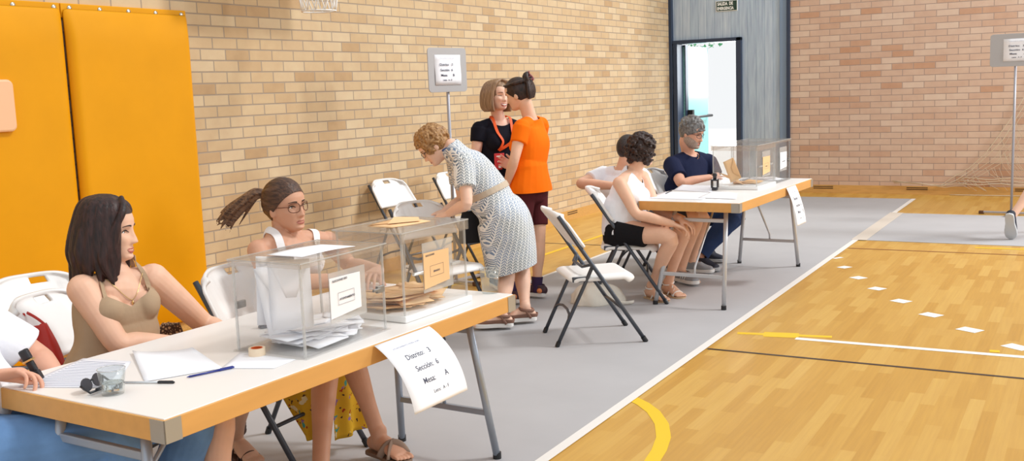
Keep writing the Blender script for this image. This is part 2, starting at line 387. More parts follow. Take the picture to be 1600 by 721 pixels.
# ------------------------------------------------------------------ basketball hoop
M_wht = mat('white_board', (235, 235, 232), .5); M_rim = mat('orange_rim', (210, 80, 20), .4); M_cord = mat('white_net_cord', (232, 230, 226), .8); M_stl = mat('grey_steel', (150, 152, 156), .4, .7)
hp = at(497, 10, 7.0); HX, HY = -4.72, float(at(497, 14, 7.22)[1])
hoop = thing('basketball_hoop', 'white corded basketball net hanging from a hoop high on the brick wall', 'basketball hoop', (HX, HY-.07, 2.555))
MB().span((-.33, -.62, -.12), (-.29, .62, .78)).build('backboard', M_wht, hoop, bevel=.01)
ring = [(.22*math.cos(a)-.02, .22*math.sin(a), 0) for a in np.linspace(0, 2*PI, 33)[:-1]]
MB().tube(ring, .01, 8, True).bar((-.29, 0, 0), (-.23, 0, 0), .12, .04).build('rim', M_rim, hoop)
mb = MB(); n = 12
def netp(a, t): r = .215-.085*min(1, t*1.5)**.8-.012*max(0, t-.8)*5; return V(r*math.cos(a)-.02, r*math.sin(a), -.42*t)
for k in range(n):
    for sgn in (-1, 1):
        mb.tube([netp(2*PI*k/n+sgn*t*2*PI/n*2.0, t) for t in np.linspace(0, 1, 14)], .0048, 6)
mb.tube([netp(a, 1) for a in np.linspace(0, 2*PI, 25)[:-1]], .006, 6, True)
mb.build('net', M_cord, hoop, smooth=True)

# ------------------------------------------------------------------ goal net slumped along the far wall
M_rope = mat('pale_net_rope', (206, 190, 166), .9)
mb = MB()
def at_y(u, v, y):
    d = CR*(u-800)/FPX + CD*(v-360.5)/FPX + CF; q = CAM+d*(y-CAM[1])/d[1]; return q[0], max(.02, q[2])
base = [at_y(u, v, 14.1) for u, v in ((1396, 284), (1425, 286), (1450, 288), (1472, 289), (1492, 280), (1514, 262), (1538, 240), (1560, 214), (1580, 182), (1604, 146), (1640, 90))]
for k in range(5):
    pts = []
    for i, (x, z) in enumerate(base):
        j = min(1, max(0, i-2)/4); pts.append((x+rng.normal(0, .012)+.05*k*j, 14.10-.005*k-.012*rng.random(), max(.012, z+rng.normal(0, .010)-.03*k*j)))
    P = []
    for i in range(len(pts)-1):
        for t in (0, .5): P.append(tuple(np.array(pts[i])*(1-t)+np.array(pts[i+1])*t))
    mb.tube(P, .0055 if k < 2 else .003, 5)
mb.tube([(-1.6+.1*i, 14.09, .009) for i in range(24)], .006, 5)
for k in range(36):
    i = rng.integers(4, 9); x, z = base[i]; x += rng.uniform(0, .5); h = rng.uniform(.1, min(.4, z-.06)); mb.tube([(x, 14.09, z), (x+.05, 14.085, z-h*.5), (x+.16, 14.09, z-h)], .0022, 4)
for k in range(3):
    mb.tube([(-1.5+.1*i, 14.09-.004*k, .22-.035*k+.012*math.sin(i*1.3+k)) for i in range(30)], .006, 5)
tag(mb.build('goal_net', M_rope, smooth=True), 'pale rope goal net slumped against the far brick wall at the right', 'net')

# ------------------------------------------------------------------ exit sign
M_green = mat('dark_green_sign', (20, 58, 50), .4); M_slw = mat('white_sign_paint', (238, 242, 240), .5)
ex = thing('exit_sign', 'small dark green emergency exit sign on the grey boards above the doorway', 'sign', (-4.54, 14.17, 2.60))
MB().span((-.155, -.012, -.075), (.155, 0, .075)).build('backing', M_slw, ex, bevel=.003)
MB().span((-.145, -.016, -.066), (.145, -.011, .066)).build('panel', M_green, ex)
lettering([('SALIDA  DE', -.172, .01, .062, .0026), ('EMERGENCIA', -.180, -.052, .056, .0022)], lambda x, y: V(x*.70-.010, -.0168, y), 'lettering', M_slw, ex)
# ------------------------------------------------------------------ folding tables
M_top = mat('white_laminate', (240, 236, 232), .35); M_band = mat('beech_edge_band', (214, 160, 90), .45, noise=.05, nscale=3, stretch=(8, 1.2, 8))
M_corner = mat('zinc_corner', (176, 174, 168), .35, .6); M_tube = mat('pale_blue_grey_tube', (160, 170, 184), .35, .45); M_tubew = mat('pale_grey_tube', (198, 200, 204), .35, .35)
def table(label, near, rotz, L, W, H, tubem, inset=.14):
    """near: the corner on the hall side nearest the camera; the table runs along +y, its width towards -x"""
    t = thing('folding_table', label, 'table', (near[0], near[1], 0), rotz, 'folding tables of the polling station')
    T = .066
    MB().span((-W+.006, .006, H-.012), (-.006, L-.006, H)).build('tabletop', M_top, t, bevel=.002)
    MB().span((-W, 0, H-T), (0, .022, H-.003)).span((-W, L-.022, H-T), (0, L, H-.003)).span((-W, .022, H-T), (-W+.022, L-.022, H-.003)).span((-.022, .022, H-T), (0, L-.022, H-.003)).build('edge_band', M_band, t, bevel=.002)
    MB().span((-W+.02, .02, H-.024), (-.02, L-.02, H-.014)).build('underside', M_band, t)
    for sx in (0, 1):
        for sy in (0, 1):
            x0 = -W-.002 if sx else -.055; x1 = -W+.055 if sx else .002; y0 = L-.055 if sy else -.002; y1 = L+.002 if sy else .055
            xe = x0 if sx else x1; ye = y1 if sy else y0
            MB().span((min(x0, x1), min(ye, ye-(.003 if sy else -.003)), H-T-.001), (max(x0, x1), max(ye, ye-(.003 if sy else -.003)), H-.004)).span((min(xe, xe-(-.003 if sx else .003)), y0, H-T-.001), (max(xe, xe-(-.003 if sx else .003)), y1, H-.004)).build('corner_plate', M_corner, t)
    for s in (0, 1):
        yf = .012 if s == 0 else L+.0; yt = inset if s == 0 else L-.16
        q = lambda x, f: V(x, yt+(yf-yt)*f, (H-.03)*(1-f)+.0*f)
        xs = (-.14, -.50); xf = (-.117, -.62)
        for a, b in zip(xs, xf):
            p0 = V(a, yt, H-.026); p1 = V(b, yf, .012)
            mb = MB().tube([p0, p1], .0155, 12); mb.build('leg', tubem, t, smooth=True)
            MB().tube([p1+V(0, 0, .02)+(p0-p1)*.0, p1-V(0, 0, .012)], .018, 12).build('foot_cap', M_black, t)
        for f, r in ((.16, .011), (.70, .0135)):
            c = [V(a+(b-a)*f, yt+(yf-yt)*f, (H-.026)*(1-f)+.012*f) for a, b in zip(xs, xf)]
            MB().bar(c[0], c[1], .02, .026).build('cross_bar', tubem, t, bevel=.004)
        m_ = V(-.34, yt+(yf-yt)*.70, (H-.026)*.30+.012*.70); e = V(-.34, yt+(.38 if s == 0 else -.38), H-.026)
        MB().tube([m_, m_+V(0, 0, .045)+(e-m_)*.02, e], .008, 8).build('brace', tubem, t, smooth=True)
    return t
T1 = V(-2.088, 1.778); T1R = -math.radians(1.9); T1L, T1W, T1H = 1.765, .78, .72
T2 = V(-2.046, 6.616); T2R = -math.radians(1.7); T2L, T2W, T2H = 1.81, .78, .74
table('long white folding table in the foreground with wooden edge and two ballot boxes', T1, T1R, T1L, T1W, T1H, M_tube, .05)
table('white folding table in the background beside the man in the navy polo', T2, T2R, T2L, T2W, T2H, M_tubew)
def on1(x, y, z=0):      # table coordinates: x from the hall-side edge (negative inwards), y along the table
    c, s = math.cos(T1R), math.sin(T1R); return V(T1[0]+c*x-s*y, T1[1]+s*x+c*y, T1H+z)
def on2(x, y, z=0):
    c, s = math.cos(T2R), math.sin(T2R); return V(T2[0]+c*x-s*y, T2[1]+s*x+c*y, T2H+z)
def loc1(u, v):
    p = at_z(u, v, T1H)[:2]-T1; c, s = math.cos(-T1R), math.sin(-T1R); return c*p[0]-s*p[1], s*p[0]+c*p[1]

# ------------------------------------------------------------------ folding chairs
M_chw = mat('white_chair_plastic', (236, 234, 232), .45, bump=.03, bscale=200); M_chf = mat('dark_grey_tube', (78, 82, 90), .38, .5)
def make_chair(label, frame=None):
    fm = frame or M_chf
    t = thing('folding_chair', label, 'chair', group='white plastic folding chairs')
    tl = lambda z: .27-.655*z                      # y of the long tube at height z
    for s in (-1, 1):
        x = lambda z: s*(.222-.012*z)
        MB().tube([V(x(0), tl(.012), .012), V(x(.3), tl(.3), .3), V(x(.80), tl(.79), .79)], .0125, 10).build('front_leg', fm, t, smooth=True)
        MB().tube([V(s*.19, -.27, .012), V(s*.195, -.10, .36), V(s*.20, -.05, .47), V(s*.205, -.055, .50)], .0115, 10).build('rear_leg', fm, t, smooth=True)
        MB().span((s*.185-.012, -.17, .385), (s*.185+.012, .13, .417)).build('seat_rail', fm, t, bevel=.006)
        MB().tube([V(x(0), tl(.03), .03), V(x(0), tl(-.0)+.0, 0)], .0155, 10).build('foot_cap', M_black, t)
        MB().tube([V(s*.19, -.262, .03), V(s*.19, -.275, 0)], .0145, 10).build('foot_cap', M_black, t)
    z = .21; MB().tube([V(-.218, tl(z), z), V(.218, tl(z), z)], .009, 8).build('front_crossbar', fm, t, smooth=True)
    MB().tube([V(.192, -.20, .16), V(.15, -.185, .185), V(.06, -.178, .20), V(-.06, -.178, .20), V(-.15, -.185, .185), V(-.192, -.20, .16)], .0085, 8).build('rear_crossbar', fm, t, smooth=True)
    MB().tube([V(-.205, tl(.49), .49), V(-.12, -.09, .465), V(.12, -.09, .465), V(.205, tl(.49), .49)], .009, 8).build('back_crossbar', fm, t, smooth=True)
    def seat(u, v):
        a = 2*u-1; w = .218*(1-.10*max(0, .5-v)); b = v
        y = -.20+.425*b; z = .428-.010*math.sin(PI*min(1, b*1.1))*(1-a*a)
        k = max(abs(a), 0); 
        if abs(a) > .8: z -= .03*((abs(a)-.8)/.2)**2
        if b > .88: z -= .035*((b-.88)/.12)**2
        if b < .1: z -= .02*((.1-b)/.1)**2; 
        cr = max(0, abs(a)-.8)/.2; y -= .05*cr**3*(1 if b > .5 else -1)*abs(2*b-1)
        return V(a*w, y, z)
    sheet(seat, 22, 20).build('seat', M_chw, t, smooth=True, solid=.024, sub=1, off=-1)
    def back(u, v):
        a = 2*u-1; zz = .60+.225*v; w = .232-.018*v
        if v > .72: w *= 1-.20*((v-.72)/.28)**2.2
        if v < .12: w *= 1-.04*((.12-v)/.12)**2
        zz -= .035*abs(a)**4*v
        y = tl(zz)-.002-.05*(1-a*a)*(.35+.65*v)+.012
        for c in (-.62, .05, .32, .58):
            if abs(a-c) < .115 and .16 < v < .80: y += .004
        if abs(a) > .9: y += .018*((abs(a)-.9)/.1)
        if v > .93: y += .014*((v-.93)/.07)
        return V(a*w, y, zz)
    sheet(back, 40, 24, keep=lambda u, v: not (.32 < u < .50 and .80 < v < .91)).build('backrest', M_chw, t, smooth=True, solid=.016, off=0)
    return t
_ch = make_chair('x')
def chair(label, x, y, heading):
    """heading: compass direction the sitter faces, as an angle from +x towards +y"""
    global _ch
    t = _ch if 'used' not in globals() else copy_tree(_ch)
    globals()['used'] = True
    t.location = (x, y, .0045 if -3.9 < x < -1.95 else 0); t.rotation_euler = (0, 0, math.radians(heading-90)); t['label'] = label
    return t
def chair_at(label, u, v, heading):
    """placed so that the middle of its backrest stands where the photo shows it"""
    B = at_z(u, v, .715); h = math.radians(heading); return chair(label, B[0]+.215*math.cos(h), B[1]+.215*math.sin(h), heading)
chair('empty white folding chair standing alone between the two tables', -2.67, 5.63, 39)
chair_at('empty white folding chair at the far left, in front of the orange mat', 58, 472, -14)
chair('white folding chair of the person in the white t-shirt at the left edge', -3.10, 1.62, 2)
chair('greyish white folding chair the brunette woman in the tan top sits on', -3.27, 2.52, 14)
chair_at('white folding chair the ponytailed woman with glasses sits on', 372, 456, 2)
chair_at('empty white folding chair against the brick wall, behind the sepia ballot box', 608, 300, -6)
chair_at('white folding chair the bending elderly woman leans over to write', 655, 342, -18)
chair_at('white folding chair behind the bending woman, beside the grey sign pole', 706, 288, -8)
chair_at('white folding chair the curly-haired woman in the sleeveless top sits on', 934, 316, 22)
chair('white folding chair the dark-haired man in the white shirt sits on', -3.12, 7.66, 10)
chair_at('white folding chair the bearded man in the navy polo sits on', 1026, 284, 2)

# ------------------------------------------------------------------ ballot boxes
M_acr = acrylic_mat('clear_acrylic'); M_acrlid = acrylic_mat('clear_acrylic_lid', (250, 248, 246), .10, (220, 214, 208)); M_acre = acrylic_mat('acrylic_edge', (240, 241, 241), .28, (238, 238, 236))
M_latch = mat('grey_latch', (140, 138, 134), .4, .5); M_tray = mat('white_box_tray', (240, 240, 238), .4)
M_sepia = mat('sepia_envelope_paper', (238, 196, 146), .8, noise=.05, nscale=8); M_white = mat('white_paper', (244, 245, 250), .75); M_print = mat('grey_print', (92, 92, 100), .8)
M_fold = mat('sepia_envelope_back', (226, 180, 128), .8)
def ballot_box(label, loc, rotz, LX, LY, H, tray, labmat, lettlines):
    t = thing('ballot_box', label, 'ballot box', loc, rotz, 'clear plastic ballot boxes')
    k = .005; z0 = .022 if tray else .003
    if tray:
        MB().span((-LX/2-.014, -LY/2-.014, 0), (LX/2+.014, LY/2+.014, .024)).build('tray', M_tray, t, bevel=.005)
    mb = MB().span((-LX/2, -LY/2, z0), (LX/2, -LY/2+k, H)).span((-LX/2, LY/2-k, z0), (LX/2, LY/2, H)).span((-LX/2, -LY/2+k, z0), (-LX/2+k, LY/2-k, H)).span((LX/2-k, -LY/2+k, z0), (LX/2, LY/2-k, H))
    if not tray: mb.span((-LX/2+k, -LY/2+k, z0), (LX/2-k, LY/2-k, z0+k))
    mb.build('body', M_acr, t)
    for sx in (-1, 1):
        for sy in (-1, 1): MB().span((sx*(LX/2-.002)-.004, sy*(LY/2-.002)-.004, z0), (sx*(LX/2-.002)+.004, sy*(LY/2-.002)+.004, H)).build('corner_edge', M_acre, t, bevel=.002)
    if not tray:
        MB().span((-LX/2-.012, -LY/2-.012, 0), (LX/2+.012, LY/2+.012, .004)).build('foot_flange', M_acr, t)
    d = .034 if tray else .012; g = .007
    mb = MB().span((-LX/2-g-.004, -LY/2-g-.004, H), (LX/2+g+.004, LY/2+g+.004, H+.006))
    for s in (-1, 1):
        mb.span((-LX/2-g-.004, s*(LY/2+g+.002)-.002, H-d), (LX/2+g+.004, s*(LY/2+g+.002)+.002, H)).span((s*(LX/2+g+.002)-.002, -LY/2-g, H-d), (s*(LX/2+g+.002)+.002, LY/2+g, H))
    lid = mb.build('lid', M_acrlid, t)
    MB().tube([V(sx*(LX/2+g+.003), sy*(LY/2+g+.003), H+.004) for sx, sy in ((-1, -1), (1, -1), (1, 1), (-1, 1))], .0028, 6, True).build('lid_rim', M_acre, lid)
    # latches, the pocket on the hall side and the specimen envelope in it
    for yy in (-.30*LY, .30*LY):
        if tray:
            MB().span((LX/2, yy-.03, H*.5), (LX/2+.012, yy+.03, H*.5+.012)).build('grip_rail', M_acre, t, bevel=.003)
    if not tray:
        for sx, sy in ((-1, -1), (1, 1)):
            MB().span((sx*(LX/2+.004)-.006, sy*(LY/2-.03)-.02, H*.5-.012), (sx*(LX/2+.004)+.006, sy*(LY/2-.03)+.02, H*.5+.012)).span((sx*(LX/2+.008)-.004, sy*(LY/2-.045)-.03, H*.5-.004), (sx*(LX/2+.008)+.004, sy*(LY/2-.045)+.01, H*.5+.006)).build('latch', M_latch, t, bevel=.002)
    MB().span((LX/2+.001, -.085, .085), (LX/2+.004, .105, H-.05)).build('pocket', M_acre, t)
    sp = thing_part = MB().add([V(LX/2+.006, -.085, .10), V(LX/2+.014, .065, .115), V(LX/2+.014, .065, .235), V(LX/2+.006, -.085, .235)], [(0, 1, 2, 3)]).build('specimen_envelope', labmat, t, solid=.0015)
    f = lambda x, y: V(LX/2+.0082+.008*x/.15, -.085+x, .105+y+.006*x/.15)
    mb = MB()
    for t_, x, y, sz, b in lettlines:
        vs, fs = text_mesh(t_, sz, bold=b); mb.add([f(p[0]+x, p[1]+y) for p in vs], fs)
    for x0, y0, x1, y1 in ((.035, .035, .115, .036), (.035, .075, .115, .076), (.035, .035, .036, .076), (.114, .035, .115, .076)):
        mb.add([f(x0, y0), f(x1, y0), f(x1, y1), f(x0, y1)], [(0, 1, 2, 3)])
    mb.build('envelope_print', M_print, sp)
    return t
def env(label, grp, loc, rot, mt, w=.215, h=.135, th=.0025):
    e = thing('envelope', label, 'envelope', loc, 0, grp); e.rotation_euler = rot
    ph = rng.uniform(0, 6)
    body = sheet(lambda u, v: V((u-.5)*w, (v-.5)*h, .004*math.sin(3*u+ph)*math.sin(2*v+ph)), 6, 4).build('sheet', mt, e, solid=th, smooth=True)
    sheet(lambda u, v: V((u-.5)*w*(1-.75*v), h/2-v*h*.55, .003+.004*math.sin(3*(.5+(u-.5)*(1-.75*v))+ph)*math.sin(2*(1-v*.55)+ph)), 6, 4).build('flap', M_fold if mt is M_sepia else mt, e, solid=.001, smooth=True)
    return e
b1y = (2.614-T1[1])
B1 = on1(-.232, .832, .0005); B1S = (.288, .43, .302)
B1R = T1R+math.radians(2.2)
ballot_box('clear ballot box nearest the camera, holding white envelopes', B1, B1R, *B1S, False, M_white, [('ELECCIONES 2023', .012, .115, .009, .0003), ('AYUNTAMIENTO', .043, .05, .0095, .0004)])
B2 = on1(-.252, 1.368, .0005); B2S = (.305, .405, .322)
ballot_box('clear ballot box on a white tray holding sepia envelopes, on the foreground table', B2, T1R, *B2S, True, M_sepia, [('ELECCIONES', .012, .115, .009, .0003), ('SENADO', .055, .05, .0095, .0004)])
B3 = on2(-.325, 1.06, .0005); B4 = on2(-.335, 1.53, .0005)
ballot_box('clear ballot box on a white tray on the background table, few sepia envelopes inside', B3, T2R, .34, .42, .325, True, M_sepia, [('SENADO', .055, .05, .0095, .0004)])
ballot_box('clear ballot box standing farthest on the background table, white label on it', B4, T2R, .34, .40, .325, False, M_white, [('AYUNTAMIENTO', .043, .05, .0095, .0004)])
def inside(B, R, x, y, z):
    c, s = math.cos(R), math.sin(R); return V(B[0]+c*x-s*y, B[1]+s*x+c*y, B[2]+z)
for i in range(26):     # sepia pile
    env('sepia envelope lying in the heap inside the sepia ballot box', 'sepia envelopes in the foreground box', inside(B2, T1R, rng.uniform(-.045, .045), rng.uniform(-.11, .11), .03+.0016*i), (rng.normal(0, .07), rng.normal(0, .07), rng.uniform(0, 3.1)), M_sepia)
for i in range(22):     # white heap
    env('white envelope lying in the heap inside the nearest ballot box', 'white envelopes in the foreground box', inside(B1, B1R, rng.uniform(-.04, .04), rng.uniform(-.07, .12), .013+.0017*i), (rng.normal(0, .045), rng.normal(0, .045), rng.choice([0, 1.57])+rng.normal(0, .35)), M_white)
for i, (x, y, rz) in enumerate(((-.02, -.13, .15), (.01, -.115, -.1), (-.05, -.12, .3))):
    env('white envelope standing upright at the left inside the nearest ballot box', 'upright white envelopes in the foreground box', inside(B1, B1R, x, y, .172+.01*i), (math.radians(82), .12*(i-1), rz+.9), M_white, .135, .225)
for i, (x, y, z, rx, ry, rz) in enumerate(((-.06, -.09, .07, .3, .35, .9), (0, .02, .03, .05, .03, .4), (.05, .06, .035, .04, -.04, 1.5))):
    env('sepia envelope lying inside the tray box on the background table', 'sepia envelopes in the background box', inside(B3, T2R, x, y, z), (rx, ry, rz), M_sepia, .17, .115)
env('sepia envelope standing upright inside the background ballot box', 'sepia envelopes standing in the background box', inside(B3, T2R, -.04, -.15, .14), (1.45, 1.2, .6), M_sepia, .17, .09)
for x, y in ((.04, -.02), (-.05, .05), (0, .03), (.03, .08)):
    env('white envelope lying inside the farthest ballot box', 'white envelopes in the farthest box', inside(B4, T2R, x, y, .014+.01*abs(x)), (.02, .03, x*30), M_white)
tag(sheet(lambda u, v: inside(B1, B1R, -.07+.15*u+.03*v, -.13+.24*v, B1S[2]+.0095+.004*math.sin(3*v)), 6, 8).build('paper_sheet', M_white, solid=.001, smooth=True), 'white folded sheet lying on the lid of the nearest ballot box', 'paper')
e = env('sepia envelope with its flap up, on the lid of the sepia ballot box', None, inside(B2, T1R, -.01, 0, B2S[2]+.0105), (.0, -.02, 1.35), M_sepia, .20, .135)
tag(MB().add([inside(B2, T1R, *p) for p in ((-.02, -.06, B2S[2]+.014), (.05, .05, B2S[2]+.014), (-.03, .15, B2S[2]+.014), (-.05, .02, B2S[2]+.030))], [(0, 1, 3), (1, 2, 3), (0, 2, 1), (0, 3, 2)]).build('envelope_flap', M_sepia), 'folded sepia paper corner standing up on the lid envelope of the sepia box', 'paper')
# metal clip hardware seen inside box one
# ------------------------------------------------------------------ notices on the tables and on stands
M_ink = mat('dark_ink', (70, 74, 92), .7); M_inkl = mat('pale_ink', (150, 156, 176), .7)
def notice_lines(w, h, mesa, sec):
    s = h/.297
    return [('Distrito:   3', .050*s, .190*s, .031*s, .0002), ('Sección:  '+sec, .058*s, .137*s, .031*s, .0002), ('Mesa:       '+mesa, .062*s, .086*s, .031*s, .0002), ('Letra:   A - F' if mesa == 'A' else 'Letra:   A - Z', .085*s, .043*s, .018*s, 0)]
def hanging_notice(label, p0, p1, H, a0, a1, mesa, sec):
    """a sheet taped along p0-p1 whose lower end bends outwards and down"""
    p0 = np.array(p0); p1 = np.array(p1); W = np.linalg.norm(p1-p0); ex = (p1-p0)/W; out = unit(np.cross(V(0, 0, -1), ex)); out = out if out[0] > 0 else -out
    N = 40; ds = H/N; prof = [(0, 0)]
    for i in range(N):
        a = math.radians(a0+(a1-a0)*(i/N)); prof.append((prof[-1][0]+math.sin(a)*ds, prof[-1][1]-math.cos(a)*ds))
    def S(x, y, lift=0):
        s = min(max((H-y)/ds, 0), N-1e-6); i = int(s); f = s-i; o = prof[i][0]*(1-f)+prof[i+1][0]*f; z = prof[i][1]*(1-f)+prof[i+1][1]*f
        a = math.radians(a0+(a1-a0)*s/N)
        return p0+ex*x+out*(o+lift*math.cos(a))+V(0, 0, z+lift*math.sin(a))
    t = sheet(lambda u, v: S(u*W, v*H), 6, 24).build('notice_sheet', M_white, solid=.0006, smooth=True, off=0); tag(t, label, 'notice', 'polling notices')
    lettering([(a, x*W/.21/(H/.297), y, s, b) for a, x, y, s, b in notice_lines(W, H, mesa, sec)], lambda x, y: S(x, y, .0012), 'lettering', M_ink, t)
    lettering([('AYUNTAMIENTO MORA AURE', .035*W/.21, .247*H/.297, .0115*H/.297, 0)], lambda x, y: S(x, y, .0012), 'heading', M_inkl, t)
    return t
y0 = loc1(590, 540)[1]; y1 = loc1(667, 508)[1]
hanging_notice('white polling notice reading Mesa A hanging from the foreground table edge', on1(.004, y0, -.004), on1(.004, y1, -.004), .275, 62, 8, 'A', '6')
hanging_notice('white polling notice hanging from the edge of the background table', on2(.004, 1.06, -.004), on2(.004, 1.30, -.004), .30, 26, 6, 'B', '6')
M_plate = mat('grey_plate', (178, 176, 176), .6); M_pole = mat('grey_pole', (172, 172, 180), .4, .3)
def sign_stand(label, loc, heading, W, Hp, ztop, mesa, px):
    t = thing('sign_stand', label, 'sign stand', (loc[0], loc[1], .0), math.radians(heading-90), 'sign stands of the polling station')
    r = .03; ol = []
    for cx, cy, a0 in ((W/2-r, Hp-r, 0), (-W/2+r, Hp-r, 90), (-W/2+r, r, 180), (W/2-r, r, 270)):
        for k in range(5): a = math.radians(a0+k*22.5); ol.append((cx+r*math.cos(a), cy+r*math.sin(a)))
    MB().prism(ol, .008, Matrix.Translation((px, .02, ztop-Hp)) @ Matrix(((-1, 0, 0, 0), (0, 0, 1, 0), (0, 1, 0, 0), (0, 0, 0, 1)))).build('plate', M_plate, t, bevel=.002)
    MB().tube([(0, 0, .02), (0, 0, ztop-.06)], .0135, 12).build('pole', M_pole, t, smooth=True)
    MB().bar((-.30, 0, .022), (.30, 0, .022), .04, .02).bar((0, -.22, .022), (0, .22, .022), .04, .02).build('base', M_pole, t, bevel=.004)
    for p in ((-.30, 0), (.30, 0), (0, -.22), (0, .22)): MB().box((p[0], p[1], .017), (.05, .05, .034)).build('foot_cap', M_cap, t, bevel=.005)
    w, h = .297, .235
    pp = sheet(lambda u, v: V(px+w/2-w*u, .031+.003*math.sin(6*v), ztop-Hp/2-h/2+h*v), 4, 6).build('paper', M_white, t, solid=.0008, smooth=True)
    f = lambda x, y: V(px+w/2-x*1.25, .0358+.003*math.sin(6*y/h)*0+.0015, ztop-Hp/2-h/2+y)
    lettering([(a, x, y, s*1.05, .0006) for a, x, y, s, b in notice_lines(w, h, mesa, '6')], f, 'lettering', M_ink, pp)
    lettering([('AYUNTAMIENTO MORA AURE', .04, .205, .010, 0)], f, 'heading', M_inkl, pp)
    return t
M_cap = mat('brown_rubber_cap', (92, 62, 44), .7)
sign_stand('grey sign plate on a pole against the brick wall behind the bending woman', (-4.48, 6.87), -10, .44, .345, 1.89, 'B', .02)
sign_stand('grey sign plate on a tall pole at the right, on the cross covering', (-.77, 12.27), -95, .56, .345, 1.945, 'A', -.03)

# ------------------------------------------------------------------ things on the foreground table
M_list = mat('printed_list_paper', (236, 237, 244), .75)
def flat_sheet(label, corners, mt, lift=.001, curl=0, name='paper_sheet'):
    q = [np.array(c) for c in corners]
    return tag(sheet(lambda u, v: (q[0]*(1-u)+q[1]*u)*(1-v)+(q[3]*(1-u)+q[2]*u)*v+V(0, 0, lift+curl*(abs(2*u-1)**3)*v), 10, 6).build(name, mt, solid=.0007, smooth=True, off=1), label, 'paper')
def t1(u, v): return at_z(u, v, T1H)
ls = flat_sheet('printed voter list sheet under the writing hand at the left', [t1(28, 606), t1(178, 607), t1(205, 566), t1(130, 561)], M_list, .0012)
mb = MB()
for k in range(16):
    a = (k+1)/18; p = lambda u, b: (t1(28, 606)*(1-u)+t1(178, 607)*u)*(1-b)+(t1(130, 561)*(1-u)+t1(205, 566)*u)*b+V(0, 0, .0024)
    mb.add([p(.08, a), p(.92, a), p(.92, a+.012), p(.08, a+.012)], [(0, 1, 2, 3)])
mb.build('print_rows', M_inkl, ls)
flat_sheet('large blank white paper with a curled corner in front of the brunette woman', [t1(226, 598), t1(348, 577), t1(301, 548), t1(207, 553)], M_white, .0022, .008)
flat_sheet('loose white papers under the roll of tape', [t1(345, 577), t1(428, 577), t1(462, 563), t1(375, 552)], M_white, .0012)
M_bluep = mat('blue_pen_plastic', (38, 52, 132), .3); M_blk = mat('black_pen_plastic', (34, 34, 40), .3); M_clear = mat('pale_pen_barrel', (200, 205, 210), .25)
def pen(label, a, b, m1, m2, grp=None, r=.0032):
    a = np.array(a); b = np.array(b); d = unit(b-a); t = thing('pen', label, 'pen', a, 0, grp); a0 = V(0, 0, r+.001); L = np.linalg.norm(b-a)
    MB().tube([a0+d*.008, a0+d*L*.68], r, 10).build('barrel', m1, t, smooth=True)
    MB().tube([a0, a0+d*.008], [.001, r*.8], 8).build('tip', m2, t)
    MB().tube([a0+d*L*.68, a0+d*L*.98, a0+d*L], [r*1.15, r*1.15, r*.7], 10).bar(a0+d*L*.7+V(0, 0, r*1.3), a0+d*L*.97+V(0, 0, r*1.3), .003, .0015).build('cap', m2, t)
    return t
pen('blue pen lying by the blank paper on the foreground table', t1(292, 592), t1(366, 576), M_bluep, M_bluep)
pen('clear pen with a black cap beside the water glass', t1(192, 600), t1(273, 600), M_clear, M_blk)
# glass of water
def glass_mat(name, col=(1, 1, 1), ior=1.45):
    m = bpy.data.materials.new(name); m.use_nodes = True; b = m.node_tree.nodes['Principled BSDF']
    b.inputs['Transmission Weight'].default_value = 1; b.inputs['Roughness'].default_value = .01; b.inputs['IOR'].default_value = ior; b.inputs['Base Color'].default_value = (*col, 1); return m
M_glass = acrylic_mat('drinking_glass', (250, 252, 252), .06, (235, 240, 240)); M_water = glass_mat('water', (.80, .86, .86), 1.33)
def tumbler(name, label, c, r0, r1, h, fill):
    t = thing(name, label, 'glass', c)
    MB().lathe([(r0*.96, .0), (r0, .004), (r1, h), (r1-.0022, h), (r0-.003, .012), (.001, .010)], n=32).build('glass_wall', M_glass, t, smooth=True)
    MB().tube([(r1*.985*math.cos(a), r1*.985*math.sin(a), h) for a in np.linspace(0, 2*PI, 33)[:-1]], .0014, 6, True).build('rim', M_acre, t, smooth=True)
    if fill:
        rf = r0-.0035+(r1-r0)*fill; MB().lathe([(r0-.005, .0125), (rf, h*fill), (.001, h*fill)], n=32).build('water', M_water, t)
    return t
tumbler('water_glass', 'short glass of water on the near end of the foreground table', t1(177, 616)+V(0, 0, .0005), .031, .039, .074, .46)
tumbler('plastic_cup', 'clear empty plastic cup on the far corner of the foreground table', t1(766, 458)+V(0, 0, .0005), .034, .042, .10, 0)
# sunglasses with a black strap arm lying beside the glass
M_lens = mat('dark_lens', (58, 58, 64), .15)
sg = thing('sunglasses', 'dark sunglasses lying beside the water glass', 'sunglasses', t1(137, 613))
a_, b_ = t1(118, 612)-t1(137, 613), t1(152, 600)-t1(137, 613)
for s in (-.0, 1):
    pass
d = unit(t1(150, 603)-t1(122, 617)); n_ = V(-d[1], d[0], 0)
for s, c in ((0, -d*.004), (1, d*.052)):
    MB().prism([(.026*math.cos(k), .020*math.sin(k)) for k in np.linspace(0, 2*PI, 21)[:-1]], .003, Matrix(((d[0], n_[0]*.35, -n_[0]*.9, c[0]), (d[1], n_[1]*.35, -n_[1]*.9, c[1]), (0, .93, .35, .022), (0, 0, 0, 1)))).build('lens', M_lens, sg, bevel=.001)
MB().tube([-d*.032+V(0, 0, .026), -d*.034-n_*.03+V(0, 0, .008), d*.07-n_*.045+V(0, 0, .005)], .0035, 8).tube([d*.078+V(0, 0, .026), d*.075-n_*.03+V(0, 0, .008), -d*.01-n_*.035+V(0, 0, .011)], .0035, 8).tube([d*.02+V(0, 0, .028), d*.026+V(0, 0, .031), d*.03+V(0, 0, .028)], .003, 8).build('frame', M_blk, sg, smooth=True)
